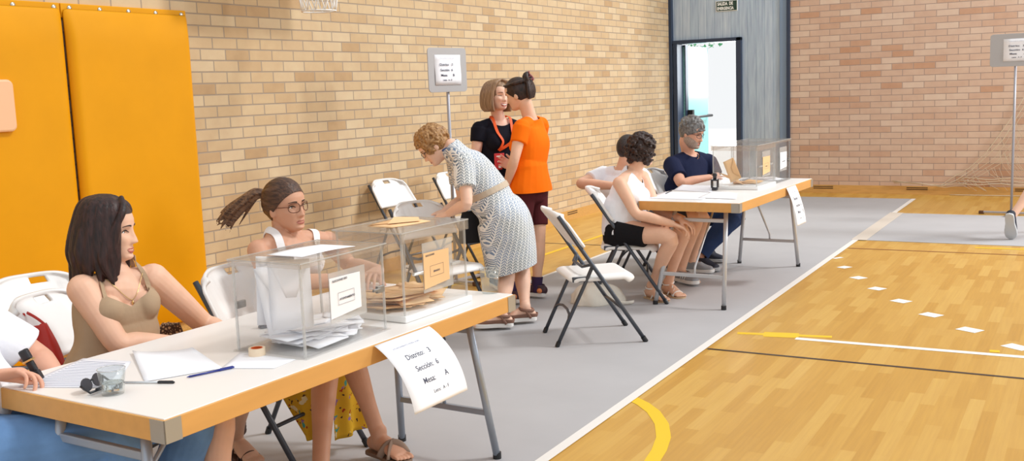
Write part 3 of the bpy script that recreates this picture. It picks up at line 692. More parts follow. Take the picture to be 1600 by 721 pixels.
# roll of tape
M_tp = mat('clear_tape_roll', (238, 216, 186), .3, coat=.4); M_core = mat('orange_core', (214, 92, 34), .6)
rt = thing('tape_roll', 'roll of clear tape with an orange core lying before the nearest ballot box', 'tape', t1(402, 556)+V(0, 0, .002))
MB().lathe([(.019, 0), (.027, 0), (.027, .024), (.019, .024), (.019, 0)], n=32).build('tape', M_tp, rt)
MB().lathe([(.0165, .0), (.0192, .0), (.0192, .0243), (.0165, .0243), (.0165, 0)], n=32).build('core', M_core, rt)
# stamp-like black clip seen through the nearest box, behind it on the table
M_dk = mat('dark_grey_plastic', (96, 98, 104), .5)
k_ = on1(-.52, .93, 0); kt = thing('stapler', 'grey stapler on the table seen through the nearest ballot box', 'stapler', k_, 1.1)
MB().span((-.055, -.014, 0), (.06, .014, .008)).build('base', M_dk, kt, bevel=.003)
MB().box((0, 0, .028), (.115, .024, .018), Matrix.Rotation(-.1, 3, 'Y')).span((-.055, -.012, .006), (-.035, .012, .03)).build('arm', M_dk, kt, bevel=.005)

# ------------------------------------------------------------------ things on the background table
def t2(u, v): return at_z(u, v, T2H)
flat_sheet('white sheet at the near left of the background table', [t2(1010, 310), t2(1100, 313), t2(1110, 302), t2(1040, 300)], M_white, .0012)
flat_sheet('printed list sheet before the bearded man on the background table', [t2(1052, 298), t2(1112, 301), t2(1116, 291), t2(1066, 289)], M_list, .0018)
flat_sheet('white sheet lying before the tray ballot box on the background table', [t2(1090, 310), t2(1150, 312), t2(1152, 303), t2(1112, 300)], M_white, .0024)
pen('dark pen on the papers of the background table', t2(1040, 304)+V(0, 0, .002), t2(1050, 299)+V(0, 0, .002), M_blk, M_blk)
st = thing('rubber_stamp', 'black rubber stamp standing beside the background ballot box', 'stamp', t2(1117, 298)+V(0, 0, .0035))
MB().span((-.02, -.018, 0), (.02, .018, .022)).build('base', M_blk, st, bevel=.003)
MB().span((-.026, -.02, .018), (-.019, .02, .075)).span((.019, -.02, .018), (.026, .02, .075)).span((-.026, -.02, .07), (.026, .02, .082)).build('frame', M_blk, st, bevel=.003)
MB().lathe([(.012, .08), (.014, .10), (.018, .118), (.012, .128)], n=16).build('handle', M_blk, st, smooth=True)

# ------------------------------------------------------------------ bags
M_red = mat('red_leather', (196, 44, 34), .45, bump=.15, bscale=30); M_wick = mat('brown_woven', (150, 104, 70), .8)
nt, b = nodes_of(M_wick); co = nt.nodes.new('ShaderNodeTexCoord'); vo = nt.nodes.new('ShaderNodeTexVoronoi'); vo.inputs['Scale'].default_value = 75; vo.feature = 'DISTANCE_TO_EDGE'; nt.links.new(co.outputs['Object'], vo.inputs[0])
r = nt.nodes.new('ShaderNodeValToRGB'); r.color_ramp.elements[0].position = .12; r.color_ramp.elements[0].color = lin((70, 42, 28)); r.color_ramp.elements[1].position = .3; r.color_ramp.elements[1].color = lin((206, 170, 132)); nt.links.new(vo.outputs[0], r.inputs[0]); nt.links.new(r.outputs[0], b.inputs['Base Color'])
def soft_bag(name, label, cat, top, W, Dp, H, ax, material, strap_to=None, strap_m=None, lumps=.01):
    """a slouching bag hanging from the point top; ax is the way its width runs"""
    t = thing(name, label, cat, top-V(0, 0, H)); ax = unit(ax); ay = np.cross(V(0, 0, 1), ax)
    vs = []; n = 28; m_ = 14
    for i in range(m_+1):
        v = i/m_; w = W/2*(.62+.38*math.sin(min(1, 1.25*(1-v))*PI/2))*(1 if v > .04 else .9); dd = Dp/2*(.25+.75*math.sin(PI*min(1, .12+(1-v)*.8)))
        for k in range(n):
            a = 2*PI*k/n; q = ax*w*math.copysign(abs(math.cos(a))**.7, math.cos(a))+ay*dd*math.copysign(abs(math.sin(a))**.8, math.sin(a))+V(0, 0, H*v)
            vs.append(q*(1+lumps*math.sin(5*a+9*v)))
    fs = [(i*n+k, i*n+(k+1) % n, (i+1)*n+(k+1) % n, (i+1)*n+k) for i in range(m_) for k in range(n)]+[tuple(range(n))[::-1], tuple(m_*n+k for k in range(n))]
    MB().add(vs, fs).build('bag_body', material, t, smooth=True, bevel=.006)
    if strap_to is not None:
        s_ = np.asarray(strap_to)-(top-V(0, 0, H)); l = ax*W*.28+V(0, 0, H*.97)
        for e in (-1, 1): MB().tube(catmull_([l*V(e, e, 1), (l*V(e, e, 1)+s_)/2+ax*e*W*.10, s_+ay*e*.008]), .006, 8, flat=.5).build('strap', strap_m or material, t, smooth=True)
    return t
def catmull_(P):
    P = [np.asarray(p, float) for p in P]; return [P[0]*(1-t)**2+2*P[1]*t*(1-t)+P[2]*t*t for t in np.linspace(0, 1, 10)]
rb = at(76, 508, 3.80)
tt = soft_bag('red_bag', 'red leather bag hanging from the chair at the left', 'bag', rb, .15, .07, .26, ER*.9-ED*.3, M_red, at(62, 484, 3.80), M_red)
tt.rotation_euler = (0, math.radians(-16), 0)
MB().tube([V(-.03, -.04, .24), V(.02, -.045, .25), V(.05, -.04, .235)], .005, 8).build('clasp', mat('brass', (220, 180, 100), .3, .9), tt)
soft_bag('woven_bag', 'brown woven bag beside the woman in the tan top', 'bag', V(*(at(266, 506, 4.02))), .12, .08, .20, ER, M_wick)
M_bag = mat('black_canvas', (26, 26, 32), .8)
bb = soft_bag('tote_bag', 'black tote bag hanging under the arm of the bending woman', 'bag', at(733, 330, 6.92), .16, .06, .22, ER*.9+ED*.3, M_bag, at(724, 318, 6.98), M_bag)
M_canvas = mat('cream_canvas', (226, 218, 204), .9, bump=.4, bscale=16)
pile = MB(); n, m_ = 40, 16; c0 = at_z(932, 474, .004); vs = []
for i in range(m_+1):
    t_ = i/m_
    for k in range(n):
        a = 2*PI*k/n; r_ = (1-t_**2.2)**.5*(1+.10*math.sin(3*a+1)+.06*math.sin(7*a+4*t_)+.03*math.sin(13*a-3*t_)) if t_ < 1 else .001
        vs.append(c0+ER*.185*r_*math.cos(a)+ED*.12*r_*math.sin(a)+V(0, 0, .15*t_*(1+.18*math.sin(2*a+2)*(1-t_))+.012*math.sin(9*a+11*t_)*min(t_, 1-t_)*2))
fs = [(i*n+k, i*n+(k+1) % n, (i+1)*n+(k+1) % n, (i+1)*n+k) for i in range(m_) for k in range(n)]+[tuple(range(n))[::-1], tuple(m_*n+k for k in range(n))]
cb = thing('cloth_bag', 'crumpled cream cloth bag lying on the floor beneath the lone chair', 'bag', c0)
pile.add([q-c0 for q in vs], fs).build('bag_body', M_canvas, cb, smooth=True)
MB().tube(catmull_([ER*.12+V(0, 0, .03)-ED*.11, ER*.21+V(0, 0, .02)-ED*.16, ER*.26+V(0, 0, .012)-ED*.05]), .012, 8, flat=.4).build('handle', M_canvas, cb, smooth=True)
# ================================================================== people: shaping tools
def frame_of(fwd, up=(0, 0, 1)):
    f = unit(fwd); r = unit(np.cross(f, up)); u = np.cross(r, f); return np.stack([r, f, u], 1)
def catmull(P, m):
    P = np.asarray(P, float); N = len(P)
    if N == 2: return np.array([P[0]*(1-t)+P[1]*t for t in np.linspace(0, 1, m+1)])
    out = []
    for i in range(N-1):
        p0 = P[max(i-1, 0)]; p1 = P[i]; p2 = P[i+1]; p3 = P[min(i+2, N-1)]
        for k in range(m):
            t = k/m; out.append(.5*(2*p1+(p2-p0)*t+(2*p0-5*p1+4*p2-p3)*t*t+(3*p1-p0-3*p2+p3)*t**3))
    out.append(P[-1]); return np.array(out)
class Sculpt:
    """closed shapes melted into one continuous surface"""
    def __init__(s): s.V = []; s.F = []; s.n = 0
    def add(s, vs, fs):
        s.V.append(np.asarray(vs, float)); s.F += [tuple(s.n+i for i in f) for f in fs]; s.n += len(vs); return s
    def loft(s, pts, rad, side=None, m=4, n=20, cap=1.0):
        """rounded tube with a (side, front) radius at each point"""
        pts = np.asarray(pts, float); R = np.array([(r, r) if np.isscalar(r) else tuple(r) for r in rad], float)
        P = catmull(pts, m); R = np.maximum(catmull(R, m), .0012)
        if side is None: sd0 = None
        else:
            sd0 = np.asarray(side, float)
            sd0 = catmull(np.tile(sd0, (len(pts), 1)) if sd0.ndim == 1 else sd0, m)
        T = np.gradient(P, axis=0); T /= np.maximum(1e-9, np.linalg.norm(T, axis=1))[:, None]
        rings = []; prev = None
        for i in range(len(P)):
            if sd0 is not None: a = sd0[i]
            else: a = prev if prev is not None else (V(0, 0, 1) if abs(T[i][2]) < .8 else V(1, 0, 0))
            a = unit(a-T[i]*np.dot(a, T[i])); b = np.cross(T[i], a); prev = a
            rings.append((P[i], R[i], a, b))
        full = []
        q = [(.98, .2), (.87, .5), (.6, .8), (.25, .97)]
        c0, r0, a0, b0 = rings[0]; c1, r1, a1, b1 = rings[-1]
        for k, h in reversed(q): full.append((c0-T[0]*min(r0)*h*cap, r0*k, a0, b0))
        full += rings
        for k, h in q: full.append((c1+T[-1]*min(r1)*h*cap, r1*k, a1, b1))
        g = np.linspace(0, 2*PI, n, endpoint=False); vs = []
        for c, r, a, b in full: vs.append(c+np.outer(np.cos(g)*r[0], a)+np.outer(np.sin(g)*r[1], b))
        vs = np.concatenate(vs); L = len(full); fs = []
        for i in range(L-1):
            for k in range(n): fs.append((i*n+k, i*n+(k+1) % n, (i+1)*n+(k+1) % n, (i+1)*n+k))
        fs += [tuple(range(n))[::-1], tuple((L-1)*n+k for k in range(n))]
        return s.add(vs, fs)
    def ell(s, c, r, M=None, n=12):
        r = np.array(r if isinstance(r, (tuple, list, np.ndarray)) else (r, r, r), float); M = np.eye(3) if M is None else np.asarray(M)
        mb = MB().sphere((0, 0, 0), 1, n); vs = (np.array(mb.v)*r) @ M.T+np.asarray(c, float)
        return s.add(vs, mb.f)
    def melt(s, voxel, smooth=2):
        me = bpy.data.meshes.new('tmp'); me.from_pydata([tuple(p) for p in np.concatenate(s.V)], [], s.F); me.update()
        bm = bmesh.new(); bm.from_mesh(me); bmesh.ops.recalc_face_normals(bm, faces=bm.faces); bm.to_mesh(me); bm.free()
        o = bpy.data.objects.new('tmp', me); C.objects.link(o)
        q = o.modifiers.new('r', 'REMESH'); q.mode = 'VOXEL'; q.voxel_size = voxel
        if smooth:
            q = o.modifiers.new('s', 'SMOOTH'); q.factor = .5; q.iterations = smooth
        dg = bpy.context.evaluated_depsgraph_get(); ev = o.evaluated_get(dg); em = ev.to_mesh()
        n = len(em.vertices); co = np.empty(n*3); em.vertices.foreach_get('co', co); no = np.empty(n*3); em.vertices.foreach_get('normal', no)
        fs = [tuple(p.vertices) for p in em.polygons]
        ev.to_mesh_clear(); bpy.data.objects.remove(o); bpy.data.meshes.remove(me)
        return co.reshape(-1, 3), no.reshape(-1, 3), fs
def clip_mesh(co, fs, f):
    """keep the part of a surface where f > 0, with clean cut edges"""
    keep = f > 0; vs = [tuple(p) for p in co]; cut = {}; out = []
    def mid(a, b):
        k = (a, b) if a < b else (b, a)
        if k not in cut:
            t = f[a]/(f[a]-f[b]); t = min(.98, max(.02, t)); cut[k] = len(vs); vs.append(tuple(co[a]*(1-t)+co[b]*t))
        return cut[k]
    for p in fs:
        kk = [keep[i] for i in p]
        if all(kk): out.append(p); continue
        if not any(kk): continue
        q = []
        for i in range(len(p)):
            a, b = p[i], p[(i+1) % len(p)]
            if keep[a]: q.append(a)
            if keep[a] != keep[b]: q.append(mid(a, b))
        if len(q) >= 3: out.append(tuple(q))
    used = sorted({i for p in out for i in p}); ix = {k: j for j, k in enumerate(used)}
    return [vs[k] for k in used], [tuple(ix[i] for i in p) for p in out]
def skin_obj(name, arr, material, parent, org, field=None, push=0, solid=0, wrinkle=0, wscale=9):
    co, no, fs = arr
    if wrinkle:
        d = np.array([mnoise.noise((p[0]*wscale, p[1]*wscale, p[2]*wscale*.6)) for p in co]); co = co+no*(d*wrinkle)[:, None]
    if push: co = co+no*push
    if field is not None: vs, fs = clip_mesh(co, fs, np.asarray(field(co), float))
    else: vs = [tuple(p) for p in co]
    if not fs: return None
    vs = np.array(vs)-np.asarray(org)
    me = bpy.data.meshes.new(name); me.from_pydata([tuple(p) for p in vs], [], fs); me.update()
    o = link(name, me, material, parent, smooth=True)
    if solid:
        q = o.modifiers.new('solid', 'SOLIDIFY'); q.thickness = solid; q.offset = -1; q.use_even_offset = False
    return o
def plane(p, n):
    p = np.asarray(p, float); n = unit(n); return lambda X: (X-p) @ n
def ball_out(c, r, sc=(1, 1, 1), M=None):
    M = np.eye(3) if M is None else M
    return lambda X: (np.linalg.norm(((X-np.asarray(c)) @ M)/np.array(sc), axis=1)-r)
def near_plane(p, n, R):
    """a cutting plane that only acts within R of p"""
    p = np.asarray(p, float); n = unit(n)
    def f(X):
        d = X-p; return np.where(np.linalg.norm(d, axis=1) < R, d @ n, 1.0)
    return f
def both(*fs): return lambda X: np.min([f(X) for f in fs], axis=0)
def either(*fs): return lambda X: np.max([f(X) for f in fs], axis=0)

# ---- head: horizontal slices with the features pressed in
ZZ = np.array([-.112, -.104, -.094, -.082, -.068, -.052, -.034, -.016, .004, .024, .044, .064, .082, .098, .108, .1125])
FR = np.array([.060, .079, .086, .083, .083, .083, .083, .083, .083, .088, .089, .083, .070, .050, .028, .004])
BK = np.array([-.000, -.014, -.030, -.046, -.062, -.078, -.090, -.097, -.101, -.102, -.100, -.092, -.078, -.056, -.032, -.004])
WD = np.array([.018, .030, .040, .048, .055, .061, .066, .070, .073, .0745, .074, .069, .059, .042, .023, .003])
def head_point(phi, z, male=0, push=0, smile=0, fat=0):
    """phi 0 = straight ahead, in head axes: x right, y forward, z up"""
    f = np.interp(z, ZZ, FR); b = np.interp(z, ZZ, BK); lw_ = min(1, max(0, (-.02-z)/.05)); w = np.interp(z, ZZ, WD)*(1+(.05*male-.07*(1-male))*lw_+fat*.11*min(1, max(0, (.02-z)/.05)))
    c = (f+b)/2+.006; e = 2/2.25
    sx, cy = math.sin(phi), math.cos(phi)
    x = w*math.copysign(abs(sx)**e, sx); y = c+((f-c) if cy > 0 else (c-b))*math.copysign(abs(cy)**e, cy)
    if cy > 0:
        g = lambda a, s: math.exp(-(a/s)**2)
        d = 0
        if -.052 < z < .026:
            t = (z+.040)/.062                                     # 0 at the tip, 1 at the root
            h = .026*(1-t)**.85 if 0 <= t <= 1 else (.026*max(0, 1+t/.16) if t < 0 else 0)
            wd = .0075+.0065*max(0, 1-max(t, 0))**2
            d += h*g(x, wd)*(1+.12*male)
            if abs(t) < .3: d += .006*g(abs(x)-.013, .006)*g(z+.036, .010)
        d -= .011*g(abs(x)-.032, .016)*g(z-.001, .012)
        d += .004*g(abs(x)-.030, .018)*g(z-.022, .007)*(1+.5*male)
        d += (.005+.005*smile)*g(abs(x)-.042, .018)*g(z+.030-.004*smile, .018)
        d += .0045*g(x, .020+.006*smile)*(g(z+.0625, .0045)+1.1*g(z+.0735, .005))
        d -= .005*g(x, .024+.008*smile)*g(z+.068-.006*smile*(abs(x)/.03)**2, .0022)
        d -= .003*g(x, .02)*g(z+.083, .004)
        d += .004*g(x, .016)*g(z+.097, .009)
        y += d
    p = V(x, y, z)
    if push:
        q = V(x*1.1, y-.0, 0); q = q/np.linalg.norm(q); p = p+q*push
    return p
def head_mesh(**k):
    zs = np.concatenate([np.linspace(-.112, .09, 86), np.linspace(.093, .1125, 9)]); n = 120
    vs = [head_point(2*PI*i/n, z, **k) for z in zs for i in range(n)]; L = len(zs)
    fs = [(j*n+i, j*n+(i+1) % n, (j+1)*n+(i+1) % n, (j+1)*n+i) for j in range(L-1) for i in range(n)]
    fs += [tuple(range(n))[::-1], tuple((L-1)*n+i for i in range(n))]
    return np.array(vs), fs
def phi_at(x, z, **k):
    lo, hi = 0, PI/2
    for _ in range(30):
        m_ = (lo+hi)/2
        if head_point(m_, z, **k)[0] < abs(x): lo = m_
        else: hi = m_
    return math.copysign(lo, x)
def face_patch(shape, push, hk, nu=14, nv=5):
    """a thin patch lying on the face: shape(u, v) -> x, z"""
    return sheet(lambda u, v: head_point(phi_at(*shape(u, v), **hk), shape(u, v)[1], push=push, **hk), nu, nv)

# ---- hands
def hand(S, wrist, d, palm, thumb, curl=(20, 25, 15), sc=1.0, spread=4, thumb_out=38, fingers=None):
    """d: towards the fingertips, palm: the way the palm faces, thumb: side the thumb leaves from"""
    d = unit(d); palm = unit(np.asarray(palm)-d*np.dot(palm, d)); t = unit(np.asarray(thumb)-d*np.dot(thumb, d)-palm*np.dot(thumb, palm))
    w = np.asarray(wrist, float); k = sc
    S.loft([w-d*.012*k, w+d*.022*k, w+d*.055*k, w+d*.084*k], [(.026*k, .018*k), (.033*k, .0165*k), (.040*k, .0145*k), (.040*k, .012*k)], t)
    lens = ((.040, .026, .021), (.045, .029, .022), (.041, .027, .021), (.032, .021, .018))
    for i in range(4):
        o = (1.5-i)*.0212*k; base = w+d*(.083-.004*abs(i-1.2))*k+t*o
        cu = fingers[i] if fingers else [c*(1+.10*i) for c in curl]
        a = 0; p = base-d*.012*k; sp = math.radians((1.5-i)*spread); dd0 = d*math.cos(sp)+t*math.sin(sp); P = [p]; p = base
        P.append(p)
        for j in range(3):
            a += math.radians(cu[j]); p = p+(dd0*math.cos(a)+palm*math.sin(a))*lens[i][j]*k; P.append(p)
        r = (.0086, .0084, .0078, .0070, .0058) if i < 3 else (.0076, .0074, .0068, .0061, .0052)
        S.loft(P, [x*k for x in r], m=3, n=10)
    a = math.radians(thumb_out); b = w+d*.020*k+t*.024*k+palm*.004*k; d1 = unit(d*math.cos(a)+t*math.sin(a)+palm*.30); d2 = unit(d*math.cos(a*.45)+t*math.sin(a*.45)+palm*.35)
    S.loft([w+d*.012*k+t*.010*k, b, b+d1*.038*k, b+d1*.038*k+d2*.030*k, b+d1*.038*k+d2*.052*k], [.014*k, .0135*k, .0105*k, .0095*k, .0072*k], m=3, n=10)
def bare_foot(S, ankle, d, sc=1.0, pitch=0, toes=True):
    """ankle joint above the heel; the sole lies .075*sc under it"""
    d = unit(V(d[0], d[1], 0)); s_ = np.cross(d, V(0, 0, 1)); u = V(0, 0, 1); cp, sp_ = math.cos(pitch), math.sin(pitch)
    dd = d*cp-u*sp_; uu = u*cp+d*sp_; A = np.asarray(ankle, float); k = sc; q = lambda f, h: A+dd*f*k+uu*(h-.075)*k
    S.loft([q(-.045, .034), q(-.005, .045), q(.05, .042), q(.10, .026), q(.135, .018)], [(.026*k, .030*k), (.030*k, .044*k), (.034*k, .038*k), (.043*k, .023*k), (.040*k, .014*k)], s_)
    S.loft([A+uu*.02*k, q(.0, .05)], [.036*k, .034*k])
    if toes:
        for i, (o, l, r) in enumerate(((-.030, .034, .0115), (-.010, .034, .0088), (.006, .030, .0082), (.020, .024, .0078), (.033, .016, .0074))):
            S.loft([q(.125, .014)+s_*o*k*S.toe, q(.142+l*.5, .013)+s_*o*k*S.toe, q(.140+l, .009)+s_*o*k*S.toe], [r*k, r*k*1.05, r*k*.85], m=2, n=10)
def sole_frame(ankle, d, sc=1.0, pitch=0):
    d = unit(V(d[0], d[1], 0)); u = V(0, 0, 1); cp, sp_ = math.cos(pitch), math.sin(pitch)
    dd = d*cp-u*sp_; uu = u*cp+d*sp_; s_ = np.cross(d, u); A = np.asarray(ankle, float)
    return lambda f, o, h: A+dd*f*sc+s_*o*sc+uu*(h-.075)*sc
SOLE = [(-.075, .0), (-.062, .027), (-.02, .033), (.03, .034), (.09, .045), (.135, .046), (.17, .033), (.188, .0)]
def sole_mb(q, h0, h1, grow=0):
    ol = [(f, o+grow*(1 if o > 0 else 0)) for f, o in SOLE]+[(f, -o-grow*(1 if o > 0 else 0)) for f, o in SOLE[-2:0:-1]]
    P = catmull(np.array(ol+ol[:1]), 4)[:-1]; n = len(P); mb = MB()
    return mb.add([q(f, o, h0) for f, o in P]+[q(f, o, h1) for f, o in P], [tuple(range(n))[::-1], tuple(range(n, 2*n))]+[(i, (i+1) % n, n+(i+1) % n, n+i) for i in range(n)])

# ---- a whole figure
SK = {}
def skin(name, c):
    if name not in SK: SK[name] = mat('skin_'+name, c, .5, spec=.35, noise=.05, nscale=14, sss=.12)
    return SK[name]
M_eyew = mat('eye_white', (232, 228, 224), .2); M_iris = mat('dark_brown_iris', (48, 30, 20), .2); M_lash = mat('dark_lash', (34, 24, 22), .7)
M_lip = mat('lip_rose', (188, 104, 96), .45); M_teeth = mat('teeth', (240, 236, 228), .3)
class Person:
    def __init__(s, label, root, j, tone, vox, name='person', male=0, k=1.0, bust=0, belly=0, head=None, group=None, hips=1.0, fat=0, face=True, brow=(60, 42, 32), lip=None, smile=0, hand_kw=None, feet=True, arms=1.0):
        s.arms = arms; s.j = {a: np.asarray(b, float) for a, b in j.items()}; s.vox = vox; s.k = k; s.male = male; s.bust = bust; s.belly = belly; s.hips = hips
        s.root = V(*root, 0) if len(root) == 2 else V(*root); s.t = thing(name, label, 'person', s.root, 0, group); s.hk = dict(male=male, smile=smile, fat=fat)
        j = s.j; s.S = S = Sculpt(); S.toe = 1
        s.hv = unit(j['HR']-j['HL']); s.sv = unit(j['SR']-j['SL'])
        s.tors(S, 0); s.limbs(S); s.fwd = unit(np.cross(V(0, 0, 1), s.sv)); s.cf = unit(np.cross(s.j['N']-s.j['C'], s.sv))
        if np.dot(s.cf, s.fwd) < 0 and abs(s.fwd[2]) < .9: s.cf = -s.cf
        s.HM = frame_of(*head) if head else frame_of(s.fwd); s.H = j['H']; s.hs = 1.0*k
        hv, hf = head_mesh(**s.hk); S.add((hv*s.hs) @ s.HM.T+s.H, hf)
        for e in (-1, 1):
            S.ell(s.hp(e*.073, -.010, -.012), (.0075, .017, .029), s.HM @ np.array(Matrix.Rotation(e*.25, 3, 'Z')) @ np.array(Matrix.Rotation(-.18, 3, 'X')), 10)
        nb = s.hp(0, -.032, -.075)
        S.loft([j['N']-(nb-j['N'])*.25, j['N']*.5+nb*.5, nb, s.hp(0, -.02, -.03)], [(.060*k, .056*k), (.050*k*(1+.1*male), .052*k), (.050*k*(1+.12*male), .054*k), (.046*k, .05*k)], s.HM[:, 0])
        for n_, e in (('R', 1), ('L', -1)):
            if 'W'+n_ in j and (hand_kw or {}).get(n_) is not None: hand(S, j['W'+n_], **hand_kw[n_])
            if feet and 'A'+n_ in j: bare_foot(S, j['A'+n_], j['T'+n_], k, pitch=s.j.get('pitch'+n_, np.array(0.)).item() if 'pitch'+n_ in s.j else 0)
        s.skin = skin(*tone); s.arr = S.melt(vox, 1)
        s.body = skin_obj('body', s.arr, s.skin, s.t, s.root)
        if face: s.face(brow, lip, smile)
    def hp(s, x, y, z): return s.H+s.HM @ (V(x, y, z)*s.hs)
    def tors(s, S, inf, lo=0, hi=7, fl=1.0):
        """trunk from the seat to the base of the neck, grown outwards by inf"""
        j = s.j; k = s.k; P, Cc, N = j['P'], j['C'], j['N']; m_ = s.male
        ax = unit(Cc-P); top = (j['SL']+j['SR'])/2
        pts = [P-ax*.09*k, P, P*.55+Cc*.45, P*.25+Cc*.75, Cc+(Cc-P)*.10, top*.8+N*.2-unit(N-Cc)*.02, N]
        sw = np.linalg.norm(j['SR']-j['SL'])/2
        r = [(.145*s.hips, .105), (.168*s.hips, .118), (.132+.02*m_+s.belly*.5, .098+s.belly), (.140+.012*m_+s.belly*.3, .105+s.belly*.6), (.146+.02*m_, .108+.008*m_), (max(.10, sw*.78), .070), (.056, .056)]
        sd = [s.hv, s.hv, s.hv*.6+s.sv*.4, s.sv, s.sv, s.sv, s.sv]
        S.loft(pts[lo:hi], [(a*k+inf, b*k+inf) for a, b in r[lo:hi]], np.array(sd[lo:hi]), m=5, n=28, cap=.6)
        f = unit(np.cross(s.sv, N-P)); f = -f if np.dot(f, np.cross(V(0, 0, 1), s.sv)) < 0 and abs(f[2]) < .95 else f
        s.front = f
        if s.bust and hi > 4:
            for e in (-1, 1): S.ell(Cc+f*(.075*k)+s.sv*e*.068*k+unit(N-P)*.005, (s.bust*1.05+inf, s.bust+inf, s.bust*1.1+inf), np.stack([s.sv, f, np.cross(s.sv, f)], 1))
    def yoke(s, S, inf, out=1.0):
        j = s.j; k = s.k
        for e in ('L', 'R'):
            S.ell(j['S'+e], (.050+.008*s.male)*k+inf); S.loft([j['N']-unit(j['N']-j['C'])*.01, j['N']*.45+j['S'+e]*.55+V(0, 0, .004), j['S'+e]], [.046*k+inf, (.042+.004*s.male)*k+inf, .044*k+inf], m=3)
    def arm(s, S, e, inf=0, upto=2.0, fore=1):
        j = s.j; k = s.k*(1+.10*s.male)*s.arms; A, B = j['S'+e], j['E'+e]; P = [A, A*.5+B*.5, B]; R = [.049, .044, .037]
        if upto < 1: P = [A, A+(B-A)*upto*.5, A+(B-A)*upto]; R = [.050, .048, .046]
        elif fore and 'W'+e in j: W = j['W'+e]; P += [B*.65+W*.35, W]; R += [.038, .0255]
        S.loft(P, [r*k+inf for r in R], m=4, cap=.12 if upto < 1 else 1)
    def leg(s, S, e, inf=0, a=0, b=5, upto=None):
        j = s.j; k = s.k; h, kn, an = j['H'+e], j['K'+e], j['A'+e]; back = unit(np.cross(np.cross(kn-h, an-kn), an-kn)) if np.linalg.norm(np.cross(kn-h, an-kn)) > .01 else -s.fwd if hasattr(s, 'fwd') else V(0, 0, 0)
        P = [h, h*.5+kn*.5, kn, kn*.66+an*.34+back*.0, kn*.3+an*.7, an]; R = [.086*s.hips, .074*s.hips, .054, .053, .037, .034]
        if upto: P = [h, h+(kn-h)*upto*.5, h+(kn-h)*upto]; R = [.086*s.hips, .080*s.hips-.010*upto, .086*s.hips-.028*upto]; a, b = 0, 2
        S.loft(P[a:b+1], [r*k+inf for r in R[a:b+1]], m=4, cap=.12 if upto else 1)
    def limbs(s, S):
        s.yoke(S, 0)
        for e in ('L', 'R'):
            if 'E'+e in s.j: s.arm(S, e)
            if 'K'+e in s.j: s.leg(S, e)
    def part(s, name, S, material, field=None, vox=None, push=0, solid=.004, wrinkle=0, wscale=9, smooth=2, parent=None):
        arr = S.melt(vox or s.vox, smooth) if isinstance(S, Sculpt) else S
        return skin_obj(name, arr, material, parent or s.t, s.root, field, push, solid, wrinkle, wscale)
    def mbp(s, name, mb, material, parent=None, **k):
        mb.v = [tuple(V(*p)-s.root) for p in mb.v]; return mb.build(name, material, parent or s.t, **k)
    def headmb(s, mb):
        mb.v = [tuple(s.hp(*p)) for p in mb.v]; return mb
    def face(s, brow, lip, smile):
        hk = s.hk; mbrow = mat('brow', brow, .8); p = .0014
        for e in (-1, 1):
            if smile < .9:
                c = V(e*.0315, head_point(phi_at(.0315, .001, **hk), .001, **hk)[1]-.0065, .0012)
                s.mbp('eye', s.headmb(MB().sphere(c, (.0130, .0098, .0086), 10)), M_eyew, smooth=True)
                s.mbp('iris', s.headmb(MB().sphere(c+V(e*.0005+.002*s.j.get('look', np.array(0.)).item() if 'look' in s.j else 0, .0066, 0), (.0054, .0036, .0058), 10)), M_iris, smooth=True)
            lid = face_patch(lambda u, v: (e*(.0175+.029*u), (.0078 if smile < .9 else .0)*math.sin(PI*u)-.0005+.0032*v*(1 if smile < .9 else .8)-.002*(1-u)), p+.0012, hk, 12, 2)
            s.mbp('eyelash', s.headmb(lid), M_lash, solid=.0018, smooth=True)
            b = face_patch(lambda u, v: (e*(.015+.036*u), .0190+.0065*math.sin(PI*(.15+.75*u))+.0055*(v-.5)*(1.15-u*.8)), p, hk, 12, 2)
            s.mbp('eyebrow', s.headmb(b), mbrow, solid=.0016, smooth=True)
        lm = lip or M_lip; wd = .024+.007*smile
        up = lambda u, v: (wd*(2*u-1), -.0676+.006*smile*(2*u-1)**2+(.0075-.0015*math.exp(-((2*u-1)/.18)**2))*max(0, 1-(2*u-1)**2)**.6*v)
        lo = lambda u, v: (wd*(2*u-1), -.0690+.006*smile*(2*u-1)**2-(.0095+.006*smile)*max(0, 1-(2*u-1)**2)**.7*v-(.006*smile*max(0, 1-(2*u-1)**2)))
        s.mbp('upper_lip', s.headmb(face_patch(up, p, hk)), lm, solid=.0012, smooth=True); s.mbp('lower_lip', s.headmb(face_patch(lo, p+.0006, hk)), lm, solid=.0012, smooth=True)
        if smile > .6:
            te = lambda u, v: (wd*.86*(2*u-1), -.0680+.006*smile*(2*u-1)**2-.0085*smile*max(0, 1-(2*u-1)**2)*v)
            s.mbp('teeth', s.headmb(face_patch(te, p+.0010, hk)), M_teeth, solid=.001, smooth=True)
    def glasses(s, col, w=.027, h=.019, r=.0018):
        mb = MB(); M_g = mat('spectacle_frame', col, .35); hk = s.hk
        yf = head_point(0, .004, **hk)[1]+.006
        for e in (-1, 1):
            n = 28; ring = []
            for i in range(n):
                a = 2*PI*i/n; cx, cz = math.copysign(abs(math.cos(a))**.75, math.cos(a)), math.copysign(abs(math.sin(a))**.75, math.sin(a))
                x = .0335+w*cx*(1 if cx > 0 else .9); ring.append((e*x, yf-.012*(x/.06)**2*2.0, -.001+h*cz))
            mb.tube(ring, r, 8, True)
            xo = .0335+w; mb.tube([(e*xo, yf-.024*(xo/.06)**2, .006), (e*.074, .045, .006), (e*.0795, -.005, .004), (e*.078, -.02, -.012)], r*.9, 8)
        mb.tube([(-.009, yf, .004), (0, yf+.003, .007), (.009, yf, .004)], r, 8)
        return s.mbp('spectacles', s.headmb(mb), M_g, smooth=True)
